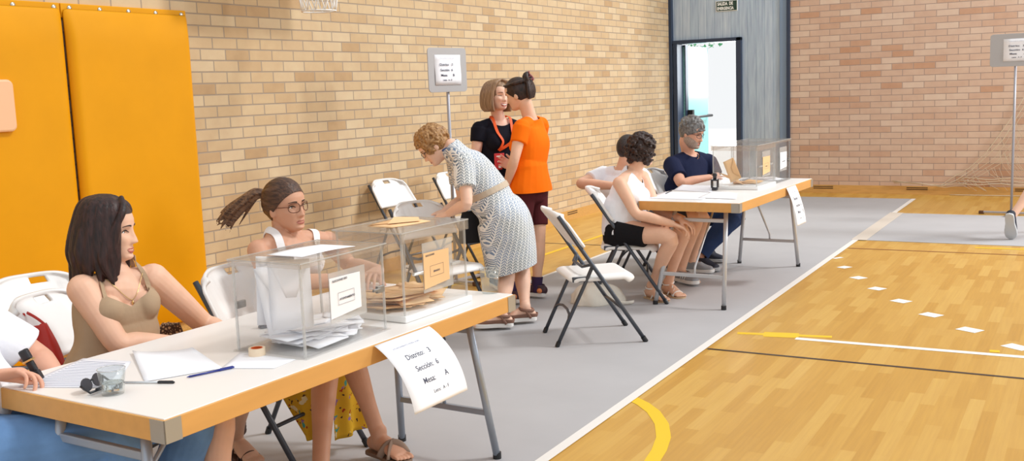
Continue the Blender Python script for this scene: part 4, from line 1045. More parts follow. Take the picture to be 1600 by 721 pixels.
    def cap(s, S, r=(.082, .106, .106), c=(0, -.012, .022)):
        S.ell(s.hp(*c), tuple(np.array(r)*s.hs), s.HM, 20)
    def strand(s, S, pts, r, m=4):
        S.loft([s.hp(*p) for p in pts], [x*s.hs if np.isscalar(x) else (x[0]*s.hs, x[1]*s.hs) for x in r], m=m, n=8)
    def hairline(s, a, b, c):
        """keep hair behind and above a sloping line over the face, in head axes"""
        return lambda X: (lambda L: a*L[:, 2]-b*L[:, 1]+c)(((X-s.H) @ s.HM)/s.hs)
    def local(s, X): return ((X-s.H) @ s.HM)/s.hs
def hair_mat(name, c1, c2, stretch=(60, 60, 9), rough=.45, turn=None):
    m = mat('hair_'+name, c1, rough, spec=.4); nt, b = nodes_of(m)
    co = nt.nodes.new('ShaderNodeTexCoord'); mp = nt.nodes.new('ShaderNodeMapping'); mp.inputs['Scale'].default_value = stretch
    src = co.outputs['Object']
    if turn is not None:
        rt = nt.nodes.new('ShaderNodeMapping'); rt.inputs['Rotation'].default_value = (0, turn[1], -turn[0]); nt.links.new(src, rt.inputs[0]); src = rt.outputs[0]
    nt.links.new(src, mp.inputs[0])
    n = nt.nodes.new('ShaderNodeTexNoise'); n.inputs['Scale'].default_value = 1.6; n.inputs['Detail'].default_value = 5; n.inputs['Distortion'].default_value = .6
    nt.links.new(mp.outputs[0], n.inputs[0])
    r = nt.nodes.new('ShaderNodeValToRGB'); r.color_ramp.elements[0].position = .35; r.color_ramp.elements[1].position = .68
    r.color_ramp.elements[0].color = lin(c1); r.color_ramp.elements[1].color = lin(c2)
    nt.links.new(n.outputs[0], r.inputs[0]); nt.links.new(r.outputs[0], b.inputs['Base Color'])
    bp = nt.nodes.new('ShaderNodeBump'); bp.inputs['Strength'].default_value = .5; bp.inputs['Distance'].default_value = .006
    nt.links.new(n.outputs[0], bp.inputs['Height']); nt.links.new(bp.outputs[0], b.inputs['Normal'])
    return m
def shoe(p, ankle, d, upper, sole, pitch=0, k=1.0, high=.085, name='shoe', stripe_m=None):
    q = sole_frame(ankle, d, k, pitch); S = Sculpt(); s_ = q(0, 1, 0)-q(0, 0, 0)
    S.loft([q(-.050, 0, .040), q(-.01, 0, .052), q(.05, 0, .048), q(.10, 0, .034), q(.155, 0, .026)], [(.034*k, .036*k), (.038*k, .050*k), (.042*k, .044*k), (.048*k, .030*k), (.038*k, .020*k)], unit(s_))
    S.loft([q(-.028, 0, .05), q(-.022, 0, high)], [(.036*k, .040*k), (.034*k, .038*k)], unit(s_), cap=.3)
    u = unit(q(0, 0, 1)-q(0, 0, 0))
    o = p.part(name, S, upper, both(plane(q(0, 0, .012), u), plane(q(0, 0, high), -u)), vox=.005, solid=.003)
    p.mbp('sole', sole_mb(q, -.004, .022, .004), sole, o, bevel=.004, smooth=False)
    if stripe_m:
        for f in (.045, .068, .091):
            mb = MB()
            for e in (-1, 1):
                w_ = .047*e
                mb.tube([q(f-.012, w_*.93, .020), q(f, w_*.98, .042), q(f+.012, w_*.62, .072)], .0035, 6)
            p.mbp('shoe_stripe', mb, stripe_m, o)
    return o
# ================================================================== the people
def at_x(u, v, x):
    d = CR*(u-800)/FPX + CD*(v-360.5)/FPX + CF
    return CAM + d*(x-CAM[0])/d[0]
UP = V(0, 0, 1)
def cloth(name, c, bump=.25, bscale=14, rough=.85, noise=.05): return mat('cloth_'+name, c, rough, spec=.15, bump=bump, bscale=bscale, noise=noise, nscale=7)
def seg_cut(A, B, f, R=.13): A, B = np.asarray(A), np.asarray(B); return near_plane(A+(B-A)*f, A-B, R)
def tee(p, name, material, inf=.012, sl=.5, hem=.10, neck=.078, nf=.018, solid=.004, wr=.006, extra=None, sleeves=True, parent=None, push=0):
    S = Sculpt(); j = p.j; p.tors(S, inf); p.yoke(S, inf*.45) if sleeves else None; ax = unit(j['C']-j['P']); cuts = [plane(j['P']-ax*hem, ax)]
    f = getattr(p, 'front', p.fwd)
    if neck: cuts.append(ball_out(j['N']+f*nf+unit(j['N']-j['C'])*.012, neck, (1.05, .9, 1), np.stack([p.sv, f, np.cross(p.sv, f)], 1)))
    if sleeves:
        for e in ('L', 'R'):
            p.arm(S, e, inf*.8+.002, upto=sl)
    if extra: cuts += extra
    return p.part(name, S, material, both(*cuts), solid=solid, wrinkle=wr, parent=parent, push=push)
def legwear(p, name, material, inf=.012, frac=None, wr=.006, top=.06, solid=.004):
    """trousers (frac None) or shorts cut at a fraction of the thigh"""
    S = Sculpt(); j = p.j; p.tors(S, inf, 0, 3); ax = unit(j['C']-j['P']); cuts = [near_plane(j['P']+ax*top, -ax, .33)]
    for e in ('L', 'R'):
        p.leg(S, e, inf+.006, upto=frac)
        if frac is None: cuts.append(near_plane(j['A'+e]+unit(j['K'+e]-j['A'+e])*.035, j['K'+e]-j['A'+e], .14))
    return p.part(name, S, material, both(*cuts), solid=solid, wrinkle=wr)
def straps(p, pts_list, w, material, name='strap'):
    for pts in pts_list:
        q = catmull(np.array(pts), 6); mb = MB(); mb.tube(q, w, 8, flat=.35); p.mbp(name, mb, material, smooth=True)
def snap(p, q, push=.004):
    """the nearest point of the body's surface to q"""
    co, no, _ = p.arr; i = int(np.argmin(((co-np.asarray(q, float))**2).sum(1))); return co[i]+no[i]*push
def ribbon(p, pts, w, material, name, push=.004, th=.003, keep_last=0):
    """a flat band following the body's surface"""
    Q = catmull(np.array(pts), 8); co, no, _ = p.arr; P = []; Nn = []
    for q in Q:
        i = int(np.argmin(((co-q)**2).sum(1))); P.append(co[i]+no[i]*push); Nn.append(no[i])
    P = np.array(P); Nn = np.array(Nn)
    for _ in range(4):
        P[1:-1] = P[1:-1]*.4+(P[:-2]+P[2:])*.3; Nn[1:-1] = Nn[1:-1]*.4+(Nn[:-2]+Nn[2:])*.3
    T = np.gradient(P, axis=0); vs = []
    for a, t, n in zip(P, T, Nn):
        s_ = unit(np.cross(t, n))*w/2; n = unit(n)*th/2; vs += [a-s_-n, a+s_-n, a+s_+n, a-s_+n]
    fs = [(4*i+k, 4*i+(k+1) % 4, 4*i+4+(k+1) % 4, 4*i+4+k) for i in range(len(P)-1) for k in range(4)]+[(0, 1, 2, 3), tuple(4*(len(P)-1)+k for k in (3, 2, 1, 0))]
    return p.mbp(name, MB().add(vs, fs), material)
def on_skin(p, q, d, push=.004):
    """drop a point onto the body's surface along d"""
    co = p.arr[0]; q = np.asarray(q, float); d = unit(d); r = co-q; t = r @ d; off = np.linalg.norm(r-np.outer(t, d), axis=1)
    k = np.where((off < .010) & (t > 0))[0]
    if len(k) == 0: return q
    i = k[np.argmin(t[k])]; return co[i]-d*push
FAIR = ('fair', (238, 196, 172)); TAN = ('tan', (206, 152, 120)); LIGHT = ('light', (230, 184, 156)); RUDDY = ('ruddy', (222, 168, 142)); BROWNL = ('olive', (206, 156, 128))

# ---------------------------------------------------------------- brunette woman in the tan top
j = dict(P=(-3.12, 2.40, .53), C=at(184, 478, 3.74), N=at(186, 437, 3.74), H=at(170, 361, 3.72), SR=at(130, 453, 3.63), SL=at(239, 435, 3.81))
j['HR'] = j['P']+V(.02, -.09, 0); j['HL'] = j['P']+V(.02, .09, 0)
j['ER'] = at_x(186, 538, -2.99); j['WR'] = at_x(262, 536, -2.93); j['EL'] = at_x(318, 506, -3.03); j['WL'] = at_x(362, 526, -2.92)
j['AR'] = at_z(340, 850, .10); j['KR'] = at_z(336, 640, .50); j['KL'] = V(-2.80, 2.76, .48); j['AL'] = at_z(368, 684, .115)
j['TR'] = j['TL'] = unit(at_z(425, 718, .02)-at_z(366, 690, .02))
j['P'] = np.array(j['P'])
p = p_brun = Person('person with long dark hair in a tan top, seated looking right', j['P'][:2], j, LIGHT, .0042, k=.98, arms=1.16, bust=.046, name='person', head=(ER+ED*.02-UP*.06, UP+ER*.06), smile=.45, brow=(52, 34, 28),
    hand_kw=dict(R=dict(d=(.6, .7, -.25), palm=(.2, .1, -1), thumb=(-.5, .6, .2)), L=dict(d=(.9, .2, -.3), palm=(0, 0, -1), thumb=(0, -1, 0))))
M_tan = cloth('tan', (176, 150, 122), .3, 18); 
j = p.j
S = Sculpt(); p.tors(S, .010); S.ell(j['C']+p.front*.062-UP*.01, (.115, .062, .085), np.stack([p.sv, p.front, np.cross(p.sv, p.front)], 1)); S.ell(j['C']+p.front*.05-UP*.09, (.13, .07, .11), np.stack([p.sv, p.front, np.cross(p.sv, p.front)], 1))
f = p.front; cz = j['C']+UP*.012
vneck = lambda X: .012-((X-j['C']) @ UP)+.62*np.abs((X-j['C']) @ p.sv)
top_cut = either(vneck, plane(j['C']+UP*.0, -UP))
p.part('top', S, M_tan, both(lambda X: np.where((X-j['C']) @ f > 0, np.minimum(vneck(X), .066-((X-j['C']) @ UP)), .055-((X-j['C']) @ UP)), plane(j['P']-UP*.12, UP)), solid=.004, wrinkle=.011, wscale=13, smooth=10)
for e in (1, -1):
    s_ = j['N']*.42+(j['SR'] if e > 0 else j['SL'])*.58; q0 = j['C']+p.sv*e*.088
    q = [snap(p, q0+UP*.05+f*.14), snap(p, q0*.55+s_*.45+f*.10), snap(p, s_+f*.045+UP*.05), snap(p, s_+UP*.08), snap(p, s_-f*.05+UP*.05), snap(p, q0+UP*.05-f*.13)]
    ribbon(p, q, .016, M_tan, 'strap', .005)
M_trb = cloth('brown_linen', (92, 74, 62)); legwear(p, 'trousers', M_trb, .012, .9)
# necklace
M_gold = mat('pale_gold', (222, 190, 130), .3, .9)
q = [snap(p, j['N']+p.sv*a*.07+f*(.06+b*-.6)+UP*(b+.0), .003) for a, b in ((1.0, .02), (.7, -.012), (.3, -.045), (0, -.062), (-.3, -.045), (-.7, -.012), (-1.0, .02))]
nk = p.mbp('necklace', MB().tube(catmull(np.array(q), 5), .0013, 6), M_gold, smooth=True)
p.mbp('pendant', MB().sphere(q[3]-UP*.012+f*.004, (.006, .004, .010), 8), M_gold, nk, smooth=True)
M_h1 = hair_mat('dark_brown', (28, 16, 16), (62, 36, 32), (50, 50, 6))
S = Sculpt(); p.cap(S, (.086, .108, .108), (0, -.016, .026))
for i in range(46):      # locks from the parting down to the shoulders
    a = rng.uniform(-2.75, 2.75) if i > 8 else (-1.35+.2*i if i < 5 else 1.0+.15*(i-5)); sx, cy = math.sin(a), -math.cos(a)
    front = max(0, -math.cos(PI-abs(a)))*0
    y0 = -.016+.098*cy; ln = .135+.05*rng.random() if abs(a) < 2.3 else .10
    x1 = .088*sx; 
    pts = [(.012*sx, -.01+.03*cy, .128), (.062*sx, -.014+.075*cy, .100), (x1*1.0, y0, .03), (x1*1.14+.004*rng.normal(), y0*1.10-.004, -.05), (x1*1.22+.006*rng.normal(), y0*1.12+.004*rng.normal(), -.10), (x1*1.10+.008*rng.normal(), y0*1.02+.01*rng.normal(), -.05-ln)]
    if abs(a) > 2.35: pts = [(.02*sx, .02, .124), (.066*sx, .052, .088), (.084*sx, .048, .035), (.096*sx, .030, -.03), (.092*sx, .015, -.09), (.080*sx, .015, -.05-ln)]
    p.strand(S, pts, [.010, .018, .020, .021, .017, .005])
for e in (1,):
    for w_ in range(5):
        p.strand(S, [(e*.015, .055, .126), (e*.058, .076, .090), (e*.080, .064, .045), (e*.090, .034+.006*w_, -.01), (e*.090, .012+.008*w_, -.075), (e*(.078-.006*w_), .012+.012*w_, -.155+.012*w_)], [.010, .014, .014, .014, .014, .005])
for w_ in range(6):      # locks falling forward over the near shoulder
    p.strand(S, [(.084, .030-.008*w_, .02), (.096, .022-.008*w_, -.05), (.094-.002*w_, .026-.006*w_, -.11), (.078-.004*w_, .042-.010*w_, -.165), (.060+.004*w_, .052-.014*w_, -.215+.012*w_)], [.014, .017, .017, .015, .004])
p.part('hair', S, M_h1, lambda X: (lambda L: np.maximum.reduce([np.abs(L[:, 0])-.062+.0*L[:, 1], .062-L[:, 1], L[:, 2]-.068]))(p.local(X)), solid=0, smooth=1)
# ankle-strap sandals
M_brs = mat('brown_leather', (72, 44, 36), .6)
def strappy(p, e, c, sole_c, wraps=True, slide=False):
    A = p.j['A'+e]; d = p.j['T'+e]; q = sole_frame(A, d, p.k); so = p.mbp('sandal', sole_mb(q, -.016, .002, .004), sole_c, bevel=.003); mb_ = []
    def band(f0, f1, h, w, r=.0055, lift=0):
        mb = MB(); P = []
        for t in np.linspace(-1, 1, 13): P.append(q(f0+(f1-f0)*(t+1)/2, w*t*1.06, .004+h*(1-abs(t)**2.4)))
        mb.tube(P, r, 8, flat=.4); p.mbp('sandal_strap', mb, c, so, smooth=True)
    if slide:
        band(.055, .115, .056, .047, .017); band(.120, .060, .057, .048, .017)
    elif wraps == 'white':
        band(.125, .125, .032, .046, .008); band(.06, .115, .050, .042, .005); band(.115, .05, .050, .042, .005); band(.02, .10, .07, .038, .004)
    else:
        band(.115, .125, .032, .046, .007); band(.04, .10, .055, .042, .006); band(.10, .03, .058, .042, .006)
    if wraps:
        for h in ((.085,) if wraps == 'white' else (.095, .110, .124)):
            P = [A+UP*(h-.075)+V(math.cos(a)*.041, math.sin(a)*.041, .012*math.sin(a)) for a in np.linspace(0, 2*PI, 25)[:-1]]
            p.mbp('ankle_strap', MB().tube(P, .008 if wraps != 'white' else .005, 8, True), c, so, smooth=True)
    if not slide:
        P = [q(-.07, t*.0, 0)+UP*0 for t in (0,)]
        p.mbp('heel_strap', MB().tube([q(-.02, -.04, .01), q(-.058, -.03, .045), q(-.066, 0, .05), q(-.058, .03, .045), q(-.02, .04, .01)], .006, 8, flat=.5), c, so, smooth=True)
strappy(p, 'L', M_brs, M_brs); strappy(p, 'R', M_brs, M_brs)

# ---------------------------------------------------------------- person in the white t-shirt at the left edge
wr = at_z(-14, 588, .765); tip = at_z(63, 595, .7235)
j = dict(P=V(-2.94, 1.74, .56), C=V(-3.01, 1.73, .82), N=V(-3.03, 1.70, .96), H=V(-2.97, 1.63, 1.13), SR=V(-2.99, 1.52, .91), SL=V(-3.08, 1.895, .90))
j['HR'] = j['P']+V(.02, -.10, -.02); j['HL'] = j['P']+V(.02, .10, -.02); j['ER'] = V(-2.90, 1.47, .74); j['WR'] = wr
j['EL'] = at_x(56, 556, -2.98); j['WL'] = at_x(92, 590, -2.86)+V(0, 0, -.01); j['KR'] = V(-2.55, 1.98, .54); j['KL'] = V(-2.55, 2.26, .53); j['AR'] = V(-2.58, 1.96, .10); j['AL'] = V(-2.64, 2.24, .10); j['TR'] = j['TL'] = V(1, .1, 0)
hd = unit(at_z(62, 577, .775)-wr)
p = p_left = Person('person in a white t-shirt and blue jeans at the left edge, holding a black stamp', j['P'][:2], j, RUDDY, .0045, male=1, k=1.0, head=((1, .1, -.45), UP), hips=1.05, belly=.06,
    hand_kw=dict(R=dict(d=hd, palm=-ED*.35-UP*.9+ER*.1, thumb=ED*.9+UP*.2, curl=(24, 38, 24), sc=1.02, thumb_out=20), L=dict(d=(.9, .2, -.3), palm=(0, 0, -1), thumb=(0, -1, 0))))
M_wtee = cloth('white_cotton', (240, 241, 246), .35, 12); tee(p, 't_shirt', M_wtee, .024, .82, .11, wr=.010)
M_jean = cloth('blue_denim', (104, 142, 190), .25, 18, noise=.22); legwear(p, 'jeans', M_jean, .020, wr=.008)
M_h0 = hair_mat('brown_short', (52, 38, 30), (84, 64, 50)); S = Sculpt(); p.cap(S, (.083, .105, .104), (0, -.016, .026)); p.part('hair', S, M_h0, p.hairline(1, .75, .030), solid=.004)
M_shk = mat('shoe_dark', (40, 42, 50), .6); M_solew = mat('sole_white', (232, 230, 226), .6); M_soleg = mat('sole_grey', (176, 178, 180), .6)
for e in 'LR': shoe(p, p.j['A'+e], p.j['T'+e], M_shk, M_solew)
# the stamp in the hand
top_ = at(35, 547, np.dot(tip-CAM, CF)-.01)
stp = thing('hand_stamp', 'black self inking stamp with a brass band held in a hand at the left edge', 'stamp', tip)
ax = unit(top_-tip); L = np.linalg.norm(top_-tip); sd = unit(np.cross(ax, CF)); R3 = np.stack([sd, np.cross(ax, sd), ax], 1)
MB().box(ax*L*.16, (.026, .022, L*.30), R3).build('foot_block', M_blk, stp, bevel=.004); MB().box(ax*L*.46, (.022, .019, L*.34), R3).build('grip', M_blk, stp, bevel=.005)
MB().box(ax*L*.645, (.030, .025, .006), R3).build('band', M_gold, stp, bevel=.001); MB().box(ax*L*.83, (.028, .023, L*.34), R3).build('cap', M_blk, stp, bevel=.006)

# ---------------------------------------------------------------- ponytailed woman with glasses
j = dict(P=V(-3.16, 3.36, .53), C=at(452, 408, 4.52), N=at(455, 372, 4.52), H=at(447, 323, 4.47), SR=at(404, 392, 4.40), SL=at(512, 378, 4.66))
j['HR'] = j['P']+V(.02, -.09, 0); j['HL'] = j['P']+V(.02, .09, 0); j['ER'] = V(-3.00, 3.17, .765); j['WR'] = V(-2.74, 3.40, .765); j['EL'] = V(-2.98, 3.68, .765); j['WL'] = V(-2.70, 3.52, .785)
j['KR'] = V(-2.74, 3.19, .50); j['AR'] = at_z(500, 755, .10); j['KL'] = V(-2.74, 3.31, .53); j['AL'] = at_z(592, 681, .12); j['TR'] = V(.9, .1, 0); j['TL'] = unit(at_z(648, 716, 0)-at_z(598, 700, 0))
p = p_pony = Person('person with a brown ponytail and tortoiseshell glasses, seated behind the clear ballot boxes', j['P'][:2], j, BROWNL, .0042, k=.97, bust=.05, head=(-ED*.55+ER*.83+UP*.03, UP-ER*.14+ED*.03), brow=(50, 34, 28), lip=mat('lip_tan', (172, 100, 88), .5),
    hand_kw=dict(R=dict(d=(.5, .85, 0), palm=(.1, 0, -1), thumb=(-.8, .4, .2)), L=dict(d=(.4, -.9, 0), palm=(0, 0, -1), thumb=(-.8, -.4, .2))))
j = p.j; f = p.front; M_tank = cloth('white_tank', (242, 240, 240), .2, 20)
S = Sculpt(); p.tors(S, .008)
p.part('tank_top', S, M_tank, both(lambda X: .050-((X-j['C']) @ UP)-np.where((X-j['C']) @ f > 0, .015, 0), plane(j['P']-UP*.10, UP)), solid=.004, wrinkle=.004)
for e in (1, -1):
    q0 = j['C']+p.sv*e*.086; s_ = j['N']*.42+(j['SR'] if e > 0 else j['SL'])*.58
    ribbon(p, [q0+UP*.02+f*.14, q0*.55+s_*.45+f*.10, s_+f*.045+UP*.05, s_+UP*.06, s_-f*.05+UP*.05, q0+UP*.03-f*.13], .034, M_tank, 'strap', .005)
p.glasses((104, 62, 42), .026, .0205, .0021)
M_h2 = hair_mat('brown_streaked', (50, 32, 25), (98, 66, 46), (9, 75, 75), turn=(math.atan2(p.HM[1, 1], p.HM[0, 1]), 0))
S = Sculpt(); p.cap(S, (.084, .1085, .107), (0, -.011, .022))
for i in range(26):     # combed back to the tie
    a = (1.25+1.35*(i//2)/12)*(1 if i % 2 else -1); sx, cy = math.sin(a), math.cos(a)
    p.strand(S, [(.066*sx, .008+.052*cy*(1 if cy > 0 else .4), .082+.012*cy), (.072*sx, -.030+.02*cy, .080), (.045*sx, -.085, .068), (.012*sx, -.122, .052)], [.006, .010, .012, .010])
def comb(starts, tie, r=.0058, R=(.084, .1085, .107), c=(0, -.011, .022)):
    for d0 in starts:
        a0 = np.array(d0, float); a1 = (V(*tie)-V(*c))/np.array(R); P = []
        for t in np.linspace(0, 1, 6):
            q = a0/np.linalg.norm(a0)*(1-t)+a1/np.linalg.norm(a1)*t; q = q/np.linalg.norm(q)*(.985+.015*math.sin(PI*t)); P.append(tuple(V(*c)+q*np.array(R)))
        p.strand(S, P, [r*.5, r, r*1.1, r*1.1, r*1.2, r])
hl = [(0, .72, .70), (.25, .72, .66), (.45, .66, .62), (.62, .56, .52), (.78, .48, .36), (.88, .30, .22), (.94, .06, .14), (.95, -.12, -.05), (.88, -.3, -.3), (.7, -.5, -.5), (.4, -.7, -.6), (.12, .7, .71), (.35, .7, .64), (.54, .62, .57), (.70, .53, .45), (.83, .40, .29), (.92, .18, .18)]
comb([(s_*a, b+rng.normal()*.01, c_) for a, b, c_ in hl for s_ in (-1, 1)]+[(rng.uniform(-.7, .7), rng.uniform(-.2, .5), .85) for _ in range(24)], (0, -.116, .050))
p.part('hair', S, M_h2, p.hairline(1.0, .95, .011), solid=.006, smooth=1)
M_h2t = hair_mat('brown_tail', (66, 44, 33), (136, 100, 72), (9, 75, 75), turn=(math.radians(30), math.radians(-30)))
S = Sculpt(); tie = V(0, -.118, .050)
wv = lambda P: [tuple(V(*tie)+p.HM.T @ q/p.hs) for q in P]
for i in range(30):     # the tail swings out behind and down to the left
    b = unit(V(rng.normal(), rng.normal(), rng.normal()))*rng.uniform(.008, .021); k_ = rng.uniform(.75, 1.05); z_ = rng.normal()*.018
    P = [b*.3, -ER*.045+UP*.010+b, -ER*.105*k_-UP*.025+b*1.3, -ER*.165*k_-UP*(.075+z_*.4)+b*1.6, -ER*.215*k_-UP*(.128+z_)+b*1.4]
    p.strand(S, wv(P), [.010, .0105, .0085, .0062, .0016])
p.part('ponytail', S, M_h2t, solid=0, smooth=1)
P = [p.hp(*(tie+V(.020*math.cos(a), .004, .020*math.sin(a)))) for a in np.linspace(0, 2*PI, 17)[:-1]]
p.mbp('hair_tie', MB().tube(P, .006, 8, True), M_h1, smooth=True)
# floral skirt: lap, and the parts hanging at either side of the legs
def floral():
    m = mat('yellow_floral', (226, 176, 44), .85, spec=.1); nt, b = nodes_of(m); co = nt.nodes.new('ShaderNodeTexCoord')
    prev = None; base = lin((222, 176, 52))
    dn = nt.nodes.new('ShaderNodeTexNoise'); dn.inputs['Scale'].default_value = 22; nt.links.new(co.outputs['Object'], dn.inputs[0])
    dm = nt.nodes.new('ShaderNodeVectorMath'); dm.operation = 'MULTIPLY_ADD'; dm.inputs[1].default_value = (.07, .07, .07); nt.links.new(dn.outputs['Color'], dm.inputs[0]); nt.links.new(co.outputs['Object'], dm.inputs[2])
    for sc_, th, col, off in ((24, .20, (176, 66, 40), 0), (17, .20, (84, 168, 158), 3.1), (19, .19, (160, 124, 180), 7.7), (13, .20, (238, 222, 180), 1.9), (27, .17, (84, 62, 50), 5.2)):
        mp = nt.nodes.new('ShaderNodeMapping'); mp.inputs['Location'].default_value = (off, off*.7, off*1.3); nt.links.new(dm.outputs[0], mp.inputs[0])
        v = nt.nodes.new('ShaderNodeTexVoronoi'); v.inputs['Scale'].default_value = sc_; nt.links.new(mp.outputs[0], v.inputs['Vector'])
        l = nt.nodes.new('ShaderNodeMath'); l.operation = 'LESS_THAN'; l.inputs[1].default_value = th; nt.links.new(v.outputs['Distance'], l.inputs[0])
        mx = nt.nodes.new('ShaderNodeMix'); mx.data_type = 'RGBA'; nt.links.new(l.outputs[0], mx.inputs[0]); mx.inputs[7].default_value = lin(col)
        if prev is None: mx.inputs[6].default_value = base
        else: nt.links.new(prev, mx.inputs[6])
        prev = mx.outputs[2]
    nt.links.new(prev, b.inputs['Base Color']); return m
M_flo = floral(); S = Sculpt(); p.tors(S, .016, 0, 3)
for e in 'LR': p.leg(S, e, .020, 0, 2)
p.part('skirt', S, M_flo, both(plane(j['P']+UP*.07, -UP), seg_cut(j['HR'], j['KR'], .90, .16), seg_cut(j['HL'], j['KL'], .90, .16)), solid=.004, wrinkle=.006)
def drape(name, a, b, c, d, wob, n=5):
    """a cloth flap from edge a-b down to d-c with folds"""
    a, b, c, d = [np.asarray(x, float) for x in (a, b, c, d)]; nn = unit(np.cross(b-a, d-a))
    mb = sheet(lambda u, v: (a*(1-u)+b*u)*(1-v)+(d*(1-u)+c*u)*v+nn*wob*math.sin(u*n*2+v)*v, 18, 18)
    return p.mbp(name, mb, M_flo, solid=.003, smooth=True)
drape('skirt_panel', at(428, 598, 4.36), at(500, 575, 4.28), at(499, 692, 4.30), at(474, 684, 4.38), .02)
drape('skirt_panel', at(516, 570, 4.32), at(560, 560, 4.45), at(572, 668, 4.50), at(528, 690, 4.36), .018)
M_slide = mat('taupe_suede', (150, 128, 112), .85); M_slides = mat('taupe_sole', (128, 106, 90), .8)
strappy(p, 'L', M_slide, M_slides, wraps=False, slide=True); strappy(p, 'R', M_slide, M_slides, wraps=False, slide=True)

# ---------------------------------------------------------------- elderly woman bending in the patterned dress
def leafy(c0=(238, 238, 236), c1=(104, 124, 146), sc=1.0):
    m = mat('leaf_print', c0, .85, spec=.1, bump=.1, bscale=10); nt, b = nodes_of(m); co = nt.nodes.new('ShaderNodeTexCoord')
    s = nt.nodes.new('ShaderNodeSeparateXYZ'); nt.links.new(co.outputs['Object'], s.inputs[0])
    def M(op, a, bb=None, c=None):
        n = nt.nodes.new('ShaderNodeMath'); n.operation = op
        for i, x in enumerate((a, bb, c)):
            if x is None: continue
            if isinstance(x, (int, float)): n.inputs[i].default_value = x
            else: nt.links.new(x, n.inputs[i])
        return n.outputs[0]
    h = M('ADD', M('MULTIPLY', s.outputs[0], ER[0]), M('MULTIPLY', s.outputs[1], ER[1])); h = M('ADD', h, M('MULTIPLY', s.outputs[2], -.25)); dd_ = M('ADD', M('MULTIPLY', s.outputs[0], ED[0]), M('MULTIPLY', s.outputs[1], ED[1]))
    n = nt.nodes.new('ShaderNodeTexNoise'); n.inputs['Scale'].default_value = 5; nt.links.new(co.outputs['Object'], n.inputs[0])
    h = M('ADD', M('ADD', h, M('MULTIPLY', dd_, .8)), M('MULTIPLY', n.outputs[0], .05))
    saw = M('PINGPONG', M('MULTIPLY', h, 22*sc), .5)                      # distance to a stem
    zz = M('ADD', M('MULTIPLY', s.outputs[2], 46*sc), M('MULTIPLY', saw, 2.6))
    leaf = M('ABSOLUTE', M('SUBTRACT', M('FRACT', zz), .5))
    on = M('MULTIPLY', M('LESS_THAN', leaf, .25), M('MULTIPLY', M('GREATER_THAN', saw, .07), M('LESS_THAN', saw, .42)))
    stem = M('LESS_THAN', saw, .035); on = M('MAXIMUM', on, stem)
    mx = nt.nodes.new('ShaderNodeMix'); mx.data_type = 'RGBA'; nt.links.new(on, mx.inputs[0]); mx.inputs[6].default_value = lin(c0)
    n2 = nt.nodes.new('ShaderNodeTexNoise'); n2.inputs['Scale'].default_value = 7; nt.links.new(co.outputs['Object'], n2.inputs[0])
    r = nt.nodes.new('ShaderNodeValToRGB'); r.color_ramp.elements[0].position = .4; r.color_ramp.elements[1].position = .6; r.color_ramp.elements[0].color = lin((114, 126, 134)); r.color_ramp.elements[1].color = lin((128, 150, 180)); nt.links.new(n2.outputs[0], r.inputs[0])
    nt.links.new(r.outputs[0], mx.inputs[7]); nt.links.new(mx.outputs[2], b.inputs['Base Color']); return m
j = dict(P=at(783, 335, 6.80), C=at(738, 268, 6.78), N=at(703, 231, 6.76), H=at(677, 229, 6.76), SL=at(724, 252, 6.60), SR=at(713, 243, 6.93))
j['HL'] = j['P']-ED*.09-UP*.02; j['HR'] = j['P']+ED*.09-UP*.02; j['EL'] = at(729, 318, 6.52); j['WL'] = at(701, 334, 6.66); j['ER'] = at(722, 312, 6.98); j['WR'] = at(694, 331, 6.92)
j['KL'] = at(792, 428, 6.78); j['KR'] = at(815, 420, 6.92); j['AL'] = at_z(784, 492, .10); j['AR'] = at_z(821, 483, .10); j['TL'] = -ER+ED*.05; j['TR'] = -ER-ED*.1
p = p_bow = Person('person in a white and blue leaf-print dress bending over to write', j['P'][:2], j, FAIR, .0055, k=1.0, bust=.05, belly=.03, hips=1.05, head=(-ER*.74-UP*.64-ED*.08, UP*.74-ER*.66), brow=(150, 120, 90),
    hand_kw=dict(L=dict(d=-ER*.75+ED*.45-UP*.2, palm=-UP*.9+ED*.4, thumb=ED*.8-UP*.3, curl=(25, 35, 25)), R=dict(d=-ER*.9-ED*.1-UP*.15, palm=-UP, thumb=-ED, curl=(15, 25, 15))))
j = p.j; M_dress = leafy(sc=1.2); M_belt = mat('beige_belt', (196, 178, 156), .7)
S = Sculpt(); p.tors(S, .020); p.yoke(S, .016); ax = unit(j['C']-j['P'])
for e in 'LR': p.arm(S, e, .026, upto=.62)
hemc = at(798, 418, 6.83); S.loft([j['P']+ax*.05, j['P'], at(789, 352, 6.8), at(796, 385, 6.82), hemc, hemc-UP*.06+ER*.01], [(.175, .15), (.20, .175), (.195, .185), (.19, .185), (.185, .175), (.18, .17)], ED, m=5, n=30, cap=.3)
cuts = [plane(hemc-UP*.015, UP-ER*.25), ball_out(j['N']+ax*.02, .072)]
arr = S.melt(.006, 3)
p.part('dress', arr, M_dress, both(*cuts), solid=.004, wrinkle=.010, wscale=7)
bc = at(762, 300, 6.8); bn = unit(ax+UP*.35)
p.part('belt', arr, M_belt, both(lambda X: .020-np.abs((X-bc) @ bn), plane(j['P']+ax*.02, ax)), push=.006, solid=.004, wrinkle=.010, wscale=7)
M_collar = mat('blue_collar', (60, 92, 150), .7)
P = [j['N']+ax*.018+p.sv*.068*math.cos(a)+np.cross(ax, p.sv)*.066*math.sin(a) for a in np.linspace(0, 2*PI, 25)[:-1]]
p.mbp('collar', MB().tube(P, .007, 8, True), M_collar, smooth=True)
p.glasses((60, 40, 34), .023, .016)
M_h3 = hair_mat('auburn_curls', (134, 94, 54), (188, 146, 96), (45, 45, 45)); S = Sculpt(); p.cap(S, (.084, .106, .108), (0, -.018, .030))
